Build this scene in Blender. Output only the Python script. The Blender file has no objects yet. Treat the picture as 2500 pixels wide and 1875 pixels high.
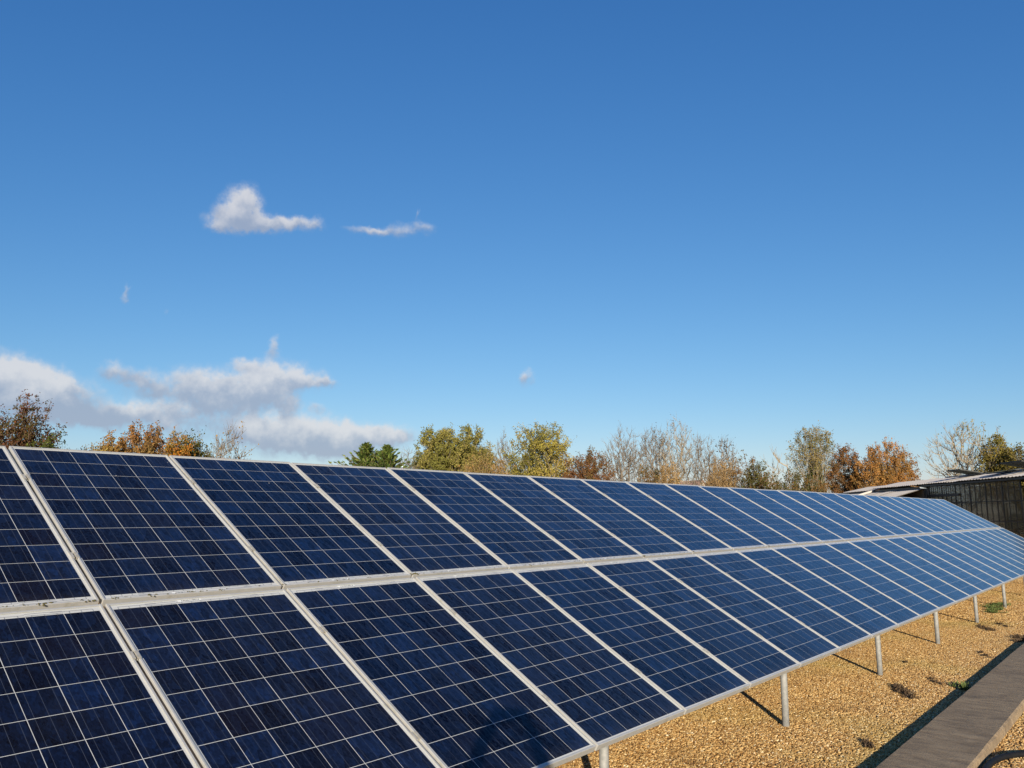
import bpy, bmesh, math, random
import numpy as np
from mathutils import Vector, Matrix, Euler

R = math.radians
scene = bpy.context.scene
COL = scene.collection

# ------------------------------------------------------------------ camera
CAM = Vector((-1.757, -2.536, 1.867))
cd = bpy.data.cameras.new('camera')
cd.sensor_width = 36.0
cd.lens = 27.92
cd.clip_start = 0.02
cd.clip_end = 8000
cam = bpy.data.objects.new('camera', cd)
cam.location = CAM
cam.rotation_euler = (R(90 + 9.219), 0, R(-50.361))
COL.objects.link(cam)
scene.camera = cam

# ------------------------------------------------------------------ sun, sky, exposure
SUN_AZ, SUN_EL = 219.8, 13.3          # bearing (counter-clockwise from +X) and height of the sun
SKY_STRENGTH = 0.10
EXPOSURE = 0.80
scene.view_settings.view_transform = 'Standard'
scene.view_settings.look = 'None'
scene.view_settings.exposure = EXPOSURE
scene.view_settings.gamma = 1
scene.view_settings.use_curve_mapping = False
scene.cycles.use_denoising = True
scene.cycles.transparent_max_bounces = 16
scene.cycles.max_bounces = 7
scene.cycles.diffuse_bounces = 3
scene.cycles.glossy_bounces = 3
scene.cycles.caustics_reflective = False
scene.cycles.caustics_refractive = False

sl = bpy.data.lights.new('sun', 'SUN')
sl.energy = 5.0
sl.angle = R(0.5)
sl.color = (1.0, 0.885, 0.72)
sun = bpy.data.objects.new('sun', sl)
sun.rotation_euler = Vector((-math.cos(R(SUN_EL)) * math.cos(R(SUN_AZ)), -math.cos(R(SUN_EL)) * math.sin(R(SUN_AZ)), -math.sin(R(SUN_EL)))).to_track_quat('-Z', 'Y').to_euler()
sun.location = (-30, -25, 20)
COL.objects.link(sun)

# clouds: bearing, height, half width, half height (degrees), weight, tone (below 0 = shaded)
CLOUDS = [(59.22, 20.98, 1.11, 1.06, 1.3, 0.0),
          (59.79, 20.02, 1.38, 0.91, 1.1, 0.0),
          (60.89, 19.27, 0.97, 0.48, 0.8, 0.0),
          (58.44, 19.64, 1.54, 0.54, 0.9, -0.3),
          (56.76, 19.73, 1.28, 0.46, 0.8, 0.0),
          (55.34, 20.0, 1.3, 0.55, 0.8, 0.1),
          (54.12, 19.97, 0.58, 0.55, 0.5, 0.0),
          (50.79, 19.85, 1.5, 0.28, 0.6, 0.0),
          (49.28, 19.74, 1.14, 0.37, 0.65, 0.0),
          (47.78, 20.04, 0.97, 0.51, 0.5, 0.0),
          (46.17, 20.22, 0.92, 0.51, 0.55, 0.0),
          (46.68, 21.11, 0.21, 0.31, 0.4, 0.0),
          (66.1, 14.35, 0.27, 0.47, 0.6, 0.0),
          (66.3, 13.8, 0.24, 0.37, 0.5, 0.0),
          (63.71, 13.28, 0.23, 0.32, 0.25, 0.0),
          (56.68, 11.43, 0.47, 0.85, 0.75, 0.0),
          (72.4, 8.19, 1.4, 1.12, 1.3, 0.3),
          (70.52, 7.85, 1.34, 0.86, 1.3, 0.3),
          (71.43, 6.89, 2.43, 1.25, 1.0, -0.2),
          (69.05, 7.71, 0.59, 0.62, 0.6, 0.0),
          (69.05, 6.29, 1.61, 0.72, 0.9, -1.4),
          (67.41, 5.94, 1.65, 0.57, 0.9, -1.3),
          (67.76, 7.54, 0.94, 0.78, 0.35, -0.3),
          (66.46, 9.09, 0.96, 0.58, 0.7, 0.0),
          (64.95, 8.4, 1.24, 0.69, 0.75, -0.5),
          (63.8, 7.85, 0.6, 0.38, 0.5, -0.5),
          (58.46, 9.97, 1.14, 0.42, 0.6, 0.2),
          (61.81, 8.47, 1.82, 1.09, 0.8, 0.2),
          (59.82, 7.89, 2.27, 1.11, 0.85, -0.3),
          (57.83, 8.12, 1.63, 1.12, 0.75, -0.1),
          (56.78, 9.02, 1.52, 1.13, 0.95, 0.2),
          (54.71, 9.26, 1.83, 0.74, 0.85, 0.1),
          (52.87, 9.04, 1.0, 0.29, 0.6, 0.0),
          (55.47, 7.51, 0.83, 0.71, 0.6, -0.6),
          (55.57, 6.51, 0.72, 0.68, 0.35, -0.4),
          (65.43, 6.5, 1.47, 0.69, 0.85, 0.2),
          (63.46, 6.47, 1.26, 0.76, 0.6, 0.0),
          (61.43, 6.43, 2.08, 0.82, 0.4, -0.3),
          (62.12, 5.3, 4.16, 0.92, 0.35, -0.3),
          (57.84, 5.73, 1.48, 0.84, 0.75, 0.2),
          (56.59, 5.07, 2.05, 1.07, 0.85, -0.2),
          (54.41, 5.41, 1.96, 1.03, 0.9, 0.1),
          (52.71, 4.74, 2.26, 0.97, 0.85, -0.5),
          (51.9, 5.61, 1.71, 0.75, 0.85, 0.4),
          (49.75, 5.37, 2.17, 0.75, 0.9, 0.2),
          (47.73, 5.49, 1.31, 0.58, 0.7, 0.0),
          (53.37, 7.21, 0.73, 0.34, 0.5, 0.0),
          (38.65, 9.65, 0.55, 0.55, 0.85, 0.0),
          (35.93, 6.12, 0.65, 0.26, 0.22, 0.0),
          (50.72, 4.48, 2.29, 0.63, 0.5, -0.6),
          (78, 8, 4, 1.8, 1.0, 0),
          (86, 6, 5, 1.6, 1.0, -0.2),
          (97, 9, 4, 1.6, 1.0, 0),
          (110, 5, 6, 1.3, 0.9, 0),
          (128, 7, 4, 1.5, 0.9, 0),
          (150, 5, 5, 1.2, 0.8, 0)]


class NT:
    """small helper to write node graphs"""
    def __init__(s, tree):
        s.t = tree

    def n(s, kind, ins=None, **props):
        nd = s.t.nodes.new(kind)
        for k, v in props.items():
            setattr(nd, k, v)
        if ins:
            for k, v in ins.items():
                sock = nd.inputs[k]
                if isinstance(v, bpy.types.NodeSocket):
                    s.t.links.new(v, sock)
                else:
                    sock.default_value = v
        return nd

    def m(s, op, a, b=None, c=None, clamp=False):
        ins = {0: a}
        if b is not None:
            ins[1] = b
        if c is not None:
            ins[2] = c
        return s.n('ShaderNodeMath', ins, operation=op, use_clamp=clamp).outputs[0]

    def ramp(s, fac, stops, interp='LINEAR'):
        nd = s.n('ShaderNodeValToRGB', {0: fac})
        cr = nd.color_ramp
        cr.interpolation = interp
        while len(cr.elements) < len(stops):
            cr.elements.new(0.5)
        for e, (p, c) in zip(cr.elements, stops):
            e.position = p
            e.color = (c[0], c[1], c[2], 1) if len(c) == 3 else c
        return nd.outputs[0]

    def mix(s, fac, a, b, blend='MIX'):
        nd = s.n('ShaderNodeMix', data_type='RGBA', blend_type=blend)
        for i, v in ((0, fac), (6, a), (7, b)):
            if isinstance(v, bpy.types.NodeSocket):
                s.t.links.new(v, nd.inputs[i])
            else:
                nd.inputs[i].default_value = v if i == 0 else (*v[:3], 1)
        return nd.outputs[2]

    def link(s, a, b):
        s.t.links.new(a, b)


def build_world():
    w = bpy.data.worlds.new('World')
    scene.world = w
    w.use_nodes = True
    t = w.node_tree
    t.nodes.clear()
    k = NT(t)
    sky = k.n('ShaderNodeTexSky', sky_type='NISHITA', sun_disc=False)
    sky.sun_elevation = R(SUN_EL)
    sky.sun_rotation = R(90 - SUN_AZ)
    sky.altitude = 60
    sky.air_density = 1.0
    sky.dust_density = 0.3
    sky.ozone_density = 3.0
    # film response of the sky: one power curve per channel
    sc_ = k.n('ShaderNodeSeparateColor', {0: sky.outputs[0]})
    e2 = 2.0 ** -EXPOSURE / SKY_STRENGTH
    chan = [k.m('MULTIPLY', k.m('POWER', k.m('MULTIPLY', sc_.outputs[i], 0.1), g_), a_ * e2) for i, (g_, a_) in enumerate(((1.34, 1.38), (0.97, 1.06), (0.70, 1.10)))]
    skycol = k.n('ShaderNodeCombineColor', {0: chan[0], 1: chan[1], 2: chan[2]}).outputs[0]
    geo = k.n('ShaderNodeTexCoord')
    d = geo.outputs['Generated']
    sep = k.n('ShaderNodeSeparateXYZ', {0: d})
    az = k.m('MULTIPLY', k.m('ARCTAN2', sep.outputs[1], sep.outputs[0]), 180 / math.pi)
    el = k.m('MULTIPLY', k.m('ARCSINE', sep.outputs[2]), 180 / math.pi)
    # billowing edge: warp the direction by noise
    n1 = k.n('ShaderNodeTexNoise', {'Vector': d, 'Scale': 52.0, 'Detail': 6.0, 'Roughness': 0.55})
    n2 = k.n('ShaderNodeTexNoise', {'Vector': d, 'Scale': 105.0, 'Detail': 5.0, 'Roughness': 0.55})
    w1 = k.n('ShaderNodeVectorMath', {0: n1.outputs['Color'], 1: (0.5, 0.5, 0.5)}, operation='SUBTRACT').outputs[0]
    comb = k.n('ShaderNodeCombineXYZ', {0: az, 1: el, 2: 0.0}).outputs[0]
    wsc = k.n('ShaderNodeVectorMath', {0: w1, 1: (1.7, 1.25, 0.0)}, operation='MULTIPLY').outputs[0]
    p = k.n('ShaderNodeVectorMath', {0: comb, 1: wsc}, operation='ADD').outputs[0]
    acc = None
    accv = None
    for (a, e, ra, re, wt, tone) in CLOUDS:
        if e < 10:                      # the low bank is the denser one
            re, wt = re * 1.14, wt * 1.18
        v = k.n('ShaderNodeVectorMath', {0: p, 1: (1 / ra, 1 / re, 0), 2: (-a / ra, -e / re, 0)}, operation='MULTIPLY_ADD').outputs[0]
        r2 = k.n('ShaderNodeVectorMath', {0: v, 1: v}, operation='DOT_PRODUCT').outputs['Value']
        g = k.m('MULTIPLY', k.m('POWER', 0.34, r2), wt)
        y = k.m('ADD', k.n('ShaderNodeSeparateXYZ', {0: v}).outputs[1], tone)
        acc = g if acc is None else k.m('ADD', acc, g)
        gy = k.m('MULTIPLY', g, y)
        accv = gy if accv is None else k.m('ADD', accv, gy)
    hgt = k.m('DIVIDE', accv, k.m('ADD', acc, 0.02))                    # -1 underside .. +1 top
    tex = k.m('MULTIPLY_ADD', n2.outputs['Fac'], 1.5, 0.28)
    dens = k.n('ShaderNodeMapRange', {'Value': k.m('MULTIPLY', acc, tex), 'From Min': 0.10, 'From Max': 1.08}, interpolation_type='SMOOTHSTEP').outputs[0]
    dens = k.m('MULTIPLY', dens, 0.84)
    lit = k.n('ShaderNodeMapRange', {'Value': k.m('ADD', hgt, k.m('MULTIPLY_ADD', n1.outputs['Fac'], 2.0, -1.0)), 'From Min': -0.75, 'From Max': 0.85}, interpolation_type='SMOOTHSTEP').outputs[0]
    ccol = k.mix(lit, (0.35, 0.41, 0.53), (0.74, 0.73, 0.74))
    ccol = k.n('ShaderNodeVectorMath', {0: ccol, 'Scale': 2.0 ** -EXPOSURE / SKY_STRENGTH}, operation='SCALE').outputs[0]
    col = k.mix(dens, skycol, ccol)
    bg = k.n('ShaderNodeBackground', {'Color': col, 'Strength': SKY_STRENGTH})
    out = k.n('ShaderNodeOutputWorld', {0: bg.outputs[0]})
    w.cycles.sampling_method = 'MANUAL'
    w.cycles.sample_map_resolution = 512


build_world()

# ------------------------------------------------------------------ material helpers
MATS = {}


def new_mat(name):
    m = bpy.data.materials.new(name)
    m.use_nodes = True
    m.node_tree.nodes.clear()
    k = NT(m.node_tree)
    MATS[name] = m
    return m, k


def finish(k, shader, bump=None):
    k.n('ShaderNodeOutputMaterial', {0: shader})


def principled(k, color, rough=0.6, metal=0.0, spec=0.5, normal=None):
    ins = {'Base Color': color if isinstance(color, bpy.types.NodeSocket) else (*color, 1), 'Roughness': rough, 'Metallic': metal, 'Specular IOR Level': spec}
    if normal is not None:
        ins['Normal'] = normal
    return k.n('ShaderNodeBsdfPrincipled', ins).outputs[0]


def bump(k, h, strength=0.3, dist=0.01):
    return k.n('ShaderNodeBump', {'Height': h, 'Strength': strength, 'Distance': dist}).outputs[0]


def noise(k, vec, scale, detail=4, rough=0.55, out='Fac'):
    return k.n('ShaderNodeTexNoise', {'Vector': vec, 'Scale': scale, 'Detail': detail, 'Roughness': rough}).outputs[out]


def simple(name, c1, c2, scale=8, rough=0.6, metal=0.0, bmp=0.0, spec=0.4, coord='Object', stretch=None):
    m, k = new_mat(name)
    v = k.n('ShaderNodeTexCoord').outputs[coord]
    if stretch:
        v = k.n('ShaderNodeVectorMath', {0: v, 1: stretch}, operation='MULTIPLY').outputs[0]
    f = noise(k, v, scale, 6, 0.65)
    f2 = k.n('ShaderNodeMapRange', {'Value': f, 'From Min': 0.3, 'From Max': 0.7}).outputs[0]
    nrm = bump(k, f, bmp, 0.01) if bmp else None
    finish(k, principled(k, k.mix(f2, c1, c2), rough, metal, spec, nrm))
    return m


def cell_material(name, per_object):
    m, k = new_mat(name)
    uv = k.n('ShaderNodeUVMap').outputs[0]
    if per_object:
        rnd = k.n('ShaderNodeObjectInfo').outputs['Random']
    else:
        rnd = k.n('ShaderNodeAttribute', attribute_name='rnd').outputs['Fac']
    pos = k.n('ShaderNodeNewGeometry').outputs['Position']
    off = k.n('ShaderNodeCombineXYZ', {0: k.m('MULTIPLY', rnd, 91.7), 1: k.m('MULTIPLY', rnd, 37.3), 2: k.m('MULTIPLY', rnd, 13.1)}).outputs[0]
    p = k.n('ShaderNodeVectorMath', {0: uv, 1: (1.0, 0.50, 0), 2: off}, operation='MULTIPLY_ADD').outputs[0]
    # crystal grains of the poured silicon
    vor = k.n('ShaderNodeTexVoronoi', {'Vector': p, 'Scale': 19.0, 'Randomness': 1.0})
    g1 = k.n('ShaderNodeSeparateColor', {0: vor.outputs['Color']}).outputs[0]
    vor2 = k.n('ShaderNodeTexVoronoi', {'Vector': p, 'Scale': 5.0, 'Randomness': 1.0})
    g2 = k.n('ShaderNodeSeparateColor', {0: vor2.outputs['Color']}).outputs[1]
    grain = k.m('ADD', k.m('MULTIPLY', g1, 0.45), k.m('MULTIPLY', g2, 0.55))
    tone = k.m('MULTIPLY_ADD', grain, 0.46, k.m('MULTIPLY_ADD', rnd, 0.34, 0.12))
    base = k.ramp(tone, [(0.20, (0.0012, 0.0015, 0.0045)), (0.5, (0.0015, 0.0027, 0.0100)), (0.72, (0.0018, 0.0056, 0.0240)), (0.97, (0.0036, 0.0150, 0.0640))])
    # a few cells came out purplish
    hue = k.m('FRACT', k.m('MULTIPLY', rnd, 17.31))
    base = k.mix(k.m('MULTIPLY', k.m('GREATER_THAN', hue, 0.86), 0.55), base, (0.0036, 0.0020, 0.0048))
    cl = noise(k, pos, 9, 5, 0.6)
    base = k.mix(k.m('MULTIPLY', k.n('ShaderNodeMapRange', {'Value': cl, 'From Min': 0.55, 'From Max': 0.8}).outputs[0], 0.25), base, (0.007, 0.012, 0.028))
    # three soldered busbars, straight up the cell
    u = k.n('ShaderNodeSeparateXYZ', {0: uv}).outputs[0]
    fr = k.m('ABSOLUTE', k.m('SUBTRACT', k.m('FRACT', k.m('MULTIPLY', u, 3.0)), 0.5))
    bar = k.m('LESS_THAN', fr, 0.018)
    col = k.mix(bar, base, (0.038, 0.044, 0.062))
    spec = k.n('ShaderNodeMapRange', {'Value': tone, 'From Min': 0.25, 'From Max': 0.95, 'To Min': 0.0, 'To Max': 0.50}).outputs[0]
    sh = principled(k, col, k.m('MULTIPLY_ADD', bar, -0.1, 0.38), 0.0, spec)
    finish(k, sh)
    return m


cell_mat = cell_material('silicon_cell', True)
cell_far_mat = cell_material('silicon_cell_far', False)


def glass_panel_material():
    m, k = new_mat('panel_glass')
    co = k.n('ShaderNodeTexCoord')
    ob = co.outputs['Object']
    pos = k.n('ShaderNodeNewGeometry').outputs['Position']
    n = noise(k, pos, 2.2, 5, 0.6)
    nrm = bump(k, noise(k, pos, 5, 2, 0.5), 0.05, 0.01)
    face = k.n('ShaderNodeLayerWeight', {'Blend': 0.5, 'Normal': nrm}).outputs['Facing']
    fres = k.m('MULTIPLY_ADD', k.m('POWER', face, 5.0), 0.74, 0.016)
    gl = k.n('ShaderNodeBsdfGlossy', {'Color': (0.80, 0.86, 0.97, 1), 'Roughness': k.m('MULTIPLY_ADD', n, 0.08, 0.09), 'Normal': nrm}).outputs[0]
    tr = k.n('ShaderNodeBsdfTransparent', {0: (0.97, 0.985, 0.98, 1)}).outputs[0]
    clear = k.n('ShaderNodeMixShader', {0: fres, 1: tr, 2: gl}).outputs[0]
    # thin film of dust, thicker along the bottom edge where rain leaves it
    dust = k.n('ShaderNodeMapRange', {'Value': noise(k, pos, 3.5, 8, 0.7), 'From Min': 0.4, 'From Max': 0.75, 'To Min': 0.0005, 'To Max': 0.007}).outputs[0]
    y = k.n('ShaderNodeSeparateXYZ', {0: ob}).outputs[1]
    edge = k.n('ShaderNodeMapRange', {'Value': y, 'From Min': 0.10, 'From Max': 0.0, 'To Min': 0.0, 'To Max': 0.02}).outputs[0]
    spots = k.n('ShaderNodeTexVoronoi', {'Vector': pos, 'Scale': 3.1}).outputs['Distance']
    drop = k.m('MULTIPLY', k.m('LESS_THAN', spots, 0.016), 0.7)
    veil = k.m('MULTIPLY', k.n('ShaderNodeObjectInfo').outputs['Random'], 0.004)
    dfac = k.m('ADD', k.m('ADD', k.m('ADD', dust, veil), edge), drop, clamp=True)
    dd = k.n('ShaderNodeBsdfDiffuse', {0: (0.42, 0.40, 0.36, 1)}).outputs[0]
    finish(k, k.n('ShaderNodeMixShader', {0: dfac, 1: clear, 2: dd}).outputs[0])
    return m


panel_glass = glass_panel_material()


def frame_material():
    m, k = new_mat('anodised_frame')
    pos = k.n('ShaderNodeNewGeometry').outputs['Position']
    f = noise(k, pos, 22, 7, 0.7)
    lich = k.n('ShaderNodeMapRange', {'Value': noise(k, pos, 7, 8, 0.75), 'From Min': 0.55, 'From Max': 0.68}).outputs[0]
    base = k.mix(f, (0.48, 0.48, 0.46), (0.33, 0.33, 0.305))
    base = k.mix(k.m('MULTIPLY', lich, 0.45), base, (0.22, 0.21, 0.12))
    finish(k, principled(k, base, 0.42, 0.25, 0.5, bump(k, f, 0.08, 0.003)))
    return m


frame_mat = frame_material()


def sheet_white():
    m, k = new_mat('backsheet_white')
    pos = k.n('ShaderNodeNewGeometry').outputs['Position']
    f = noise(k, pos, 6, 6, 0.7)
    finish(k, principled(k, k.mix(f, (0.52, 0.515, 0.50), (0.44, 0.435, 0.42)), 0.6))
    return m


back_mat = sheet_white()
ribbon_mat = simple('tinned_ribbon', (0.20, 0.20, 0.21), (0.32, 0.32, 0.34), 60, 0.35, 0.6)
label_mat = simple('label_paper', (0.70, 0.70, 0.68), (0.64, 0.64, 0.62), 30, 0.6)
ink_mat = simple('label_ink', (0.02, 0.02, 0.02), (0.03, 0.03, 0.03), 30, 0.6)
galv = simple('galvanised_steel', (0.28, 0.28, 0.265), (0.165, 0.172, 0.165), 28, 0.7, 0.15, 0.1)
clamp_mat = simple('clamp_aluminium', (0.50, 0.48, 0.42), (0.36, 0.34, 0.28), 40, 0.45, 0.4)
moss_mat = simple('moss_dry', (0.055, 0.05, 0.018), (0.10, 0.085, 0.03), 60, 0.95, 0, 0.5)


# ------------------------------------------------------------------ mesh helpers
def obj(name, mesh, mat=None, parent=None, loc=None, rot=None):
    o = bpy.data.objects.new(name, mesh)
    if mat is not None and not mesh.materials:
        mesh.materials.append(mat)
    COL.objects.link(o)
    if parent is not None:
        o.parent = parent
    if loc is not None:
        o.location = loc
    if rot is not None:
        o.rotation_euler = rot
    return o


def empty(name, loc=(0, 0, 0), rot=(0, 0, 0)):
    o = bpy.data.objects.new(name, None)
    o.empty_display_size = 0.2
    COL.objects.link(o)
    o.location = loc
    o.rotation_euler = rot
    return o


def tag(o, label=None, cat=None, group=None, kind=None):
    if label:
        o['label'] = label
    if cat:
        o['category'] = cat
    if group:
        o['group'] = group
    if kind:
        o['kind'] = kind
    return o


class MB:
    """collects boxes, tubes and raw faces into one mesh"""
    def __init__(s):
        s.v = []
        s.f = []
        s.mi = []

    def face(s, pts, mi=0):
        b = len(s.v)
        s.v += [tuple(p) for p in pts]
        s.f.append(tuple(range(b, b + len(pts))))
        s.mi.append(mi)

    def box(s, x0, x1, y0, y1, z0, z1, mi=0):
        b = len(s.v)
        s.v += [(x0, y0, z0), (x1, y0, z0), (x1, y1, z0), (x0, y1, z0), (x0, y0, z1), (x1, y0, z1), (x1, y1, z1), (x0, y1, z1)]
        for q in ((0, 3, 2, 1), (4, 5, 6, 7), (0, 1, 5, 4), (1, 2, 6, 5), (2, 3, 7, 6), (3, 0, 4, 7)):
            s.f.append(tuple(b + i for i in q))
            s.mi.append(mi)
        return s

    def tube(s, pts, rads, n=8, mi=0, cap=True):
        pts = [Vector(p) for p in pts]
        if not isinstance(rads, (list, tuple)):
            rads = [rads] * len(pts)
        rings = []
        up = None
        for i, p in enumerate(pts):
            d = (pts[min(i + 1, len(pts) - 1)] - pts[max(i - 1, 0)]).normalized()
            if up is None:
                up = d.orthogonal().normalized()
            up = (up - d * up.dot(d)).normalized()
            sd = d.cross(up)
            b = len(s.v)
            for j in range(n):
                a = 2 * math.pi * j / n
                q = p + (up * math.cos(a) + sd * math.sin(a)) * rads[i]
                s.v.append(tuple(q))
            rings.append(b)
        for a, b in zip(rings, rings[1:]):
            for j in range(n):
                s.f.append((a + j, a + (j + 1) % n, b + (j + 1) % n, b + j))
                s.mi.append(mi)
        if cap:
            s.f.append(tuple(rings[0] + j for j in reversed(range(n))))
            s.f.append(tuple(rings[-1] + j for j in range(n)))
            s.mi += [mi, mi]
        return s

    def mesh(s, name, mats=None, smooth=False):
        me = bpy.data.meshes.new(name)
        me.from_pydata(s.v, [], s.f)
        me.polygons.foreach_set('material_index', s.mi)
        if smooth:
            me.polygons.foreach_set('use_smooth', [True] * len(s.f))
        for m in (mats or []):
            me.materials.append(m)
        me.update()
        return me


def np_mesh(name, verts, faces, mats, mi=None, col=None, smooth=False):
    """mesh from numpy arrays; faces: list of (array [n,k])"""
    me = bpy.data.meshes.new(name)
    me.vertices.add(len(verts))
    me.vertices.foreach_set('co', np.asarray(verts, np.float32).ravel())
    loops = np.concatenate([f.ravel() for f in faces]).astype(np.int32)
    sizes = np.concatenate([np.full(len(f), f.shape[1], np.int32) for f in faces])
    starts = np.concatenate([[0], np.cumsum(sizes)[:-1]]).astype(np.int32)
    me.loops.add(len(loops))
    me.loops.foreach_set('vertex_index', loops)
    me.polygons.add(len(sizes))
    me.polygons.foreach_set('loop_start', starts)
    me.polygons.foreach_set('loop_total', sizes)
    if mi is not None:
        me.polygons.foreach_set('material_index', np.asarray(mi, np.int32))
    if smooth:
        me.polygons.foreach_set('use_smooth', np.ones(len(sizes), bool))
    for m in mats:
        me.materials.append(m)
    if col is not None:
        a = me.color_attributes.new('col', 'FLOAT_COLOR', 'POINT')
        c = np.ones((len(verts), 4), np.float32)
        c[:, :3] = col
        a.data.foreach_set('color', c.ravel())
    me.update(calc_edges=True)
    me.validate()
    return me


# ------------------------------------------------------------------ ground
def gravel_sheet_material():
    m, k = new_mat('gravel_bed')
    pos = k.n('ShaderNodeNewGeometry').outputs['Position']
    v = k.n('ShaderNodeTexVoronoi', {'Vector': pos, 'Scale': 62.0})
    c = k.n('ShaderNodeSeparateColor', {0: v.outputs['Color']}).outputs[0]
    big = noise(k, pos, 1.1, 6, 0.6)
    base = k.ramp(c, [(0.0, (0.18, 0.09, 0.026)), (0.35, (0.38, 0.215, 0.066)), (0.7, (0.50, 0.30, 0.105)), (1.0, (0.60, 0.44, 0.22))])
    base = k.mix(k.n('ShaderNodeMapRange', {'Value': big, 'From Min': 0.55, 'From Max': 0.75, 'To Max': 0.3}).outputs[0], base, (0.20, 0.115, 0.04))
    h = k.m('SUBTRACT', 1.0, v.outputs['Distance'])
    finish(k, principled(k, base, 0.8, 0, 0.3, bump(k, h, 0.6, 0.012)))
    return m


def pebble_material():
    m, k = new_mat('pebble')
    rnd = k.n('ShaderNodeObjectInfo').outputs['Random']
    pos = k.n('ShaderNodeNewGeometry').outputs['Position']
    base = k.ramp(rnd, [(0.0, (0.10, 0.044, 0.012)), (0.2, (0.25, 0.130, 0.033)), (0.5, (0.37, 0.220, 0.078)), (0.8, (0.46, 0.300, 0.120)), (0.95, (0.52, 0.37, 0.165)), (1.0, (0.60, 0.50, 0.33))])
    big = noise(k, pos, 1.3, 6, 0.65)
    f = k.n('ShaderNodeMapRange', {'Value': big, 'From Min': 0.52, 'From Max': 0.72, 'To Max': 0.55}).outputs[0]
    base = k.mix(f, base, (0.17, 0.095, 0.035))
    f2 = k.n('ShaderNodeMapRange', {'Value': noise(k, pos, 0.6, 3, 0.5), 'From Min': 0.5, 'From Max': 0.7, 'To Max': 0.35}).outputs[0]
    base = k.mix(f2, base, (0.22, 0.20, 0.05))
    finish(k, principled(k, base, 0.62, 0, 0.35))
    return m


gravel_bed = gravel_sheet_material()
pebble_mat = pebble_material()
grass_mat = simple('field_grass', (0.055, 0.070, 0.022), (0.095, 0.090, 0.038), 0.6, 0.9, 0, 0.4)

g = MB()
S = 3000
g.face([(-S, -S, -0.012), (S, -S, -0.012), (S, S, -0.012), (-S, S, -0.012)])
tag(obj('ground', g.mesh('ground'), grass_mat), kind='structure')
g = MB()
g.face([(-14, -9, -0.004), (84, -9, -0.004), (84, 26, -0.004), (-14, 26, -0.004)])
tag(obj('gravel_yard', g.mesh('gravel_yard'), gravel_bed), kind='structure')


def pebbles():
    me = bpy.data.meshes.new('gravel')
    v = []
    f = []
    for (x0, x1, y0, y1) in ((0.6, 14.0, -0.72, 1.7), (1.0, 12.0, -3.6, -1.16), (14.0, 27.0, -0.72, 1.9)):
        b = len(v)
        v += [(x0, y0, 0.002), (x1, y0, 0.002), (x1, y1, 0.002), (x0, y1, 0.002)]
        f.append((b, b + 1, b + 2, b + 3))
    me.from_pydata(v, [], f)
    at = me.attributes.new('dens', 'FLOAT', 'FACE')
    at.data.foreach_set('value', [4700.0, 3600.0, 1800.0])
    o = obj('gravel', me, pebble_mat)
    tag(o, 'golden brown loose gravel covering the yard in front of the array', 'gravel', kind='stuff')
    ng = bpy.data.node_groups.new('scatter_pebbles', 'GeometryNodeTree')
    ng.interface.new_socket('Geometry', in_out='INPUT', socket_type='NodeSocketGeometry')
    ng.interface.new_socket('Geometry', in_out='OUTPUT', socket_type='NodeSocketGeometry')
    k = NT(ng)
    gi = k.n('NodeGroupInput')
    go = k.n('NodeGroupOutput')
    at = k.n('GeometryNodeInputNamedAttribute', data_type='FLOAT')
    at.inputs['Name'].default_value = 'dens'
    dp = k.n('GeometryNodeDistributePointsOnFaces', distribute_method='RANDOM')
    k.link(gi.outputs[0], dp.inputs['Mesh'])
    k.link(at.outputs[0], dp.inputs['Density'])
    ico = k.n('GeometryNodeMeshIcoSphere')
    ico.inputs['Radius'].default_value = 0.0098
    ico.inputs['Subdivisions'].default_value = 2
    ss = k.n('GeometryNodeSetShadeSmooth')
    k.link(ico.outputs[0], ss.inputs[0])
    sm = k.n('GeometryNodeSetMaterial')
    sm.inputs['Material'].default_value = pebble_mat
    k.link(ss.outputs[0], sm.inputs[0])
    rv = k.n('FunctionNodeRandomValue', data_type='FLOAT_VECTOR')
    rv.inputs[0].default_value = (0.55, 0.45, 0.32)
    rv.inputs[1].default_value = (1.55, 1.2, 0.95)
    rr = k.n('FunctionNodeRandomValue', data_type='FLOAT_VECTOR')
    rr.inputs[0].default_value = (-0.6, -0.6, 0)
    rr.inputs[1].default_value = (0.6, 0.6, 6.28)
    rr.inputs['Seed'].default_value = 5
    ip = k.n('GeometryNodeInstanceOnPoints')
    k.link(dp.outputs[0], ip.inputs['Points'])
    k.link(sm.outputs[0], ip.inputs['Instance'])
    k.link(rv.outputs[0], ip.inputs['Scale'])
    k.link(rr.outputs[0], ip.inputs['Rotation'])
    k.link(ip.outputs[0], go.inputs[0])
    md = o.modifiers.new('scatter', 'NODES')
    md.node_group = ng


pebbles()


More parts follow.
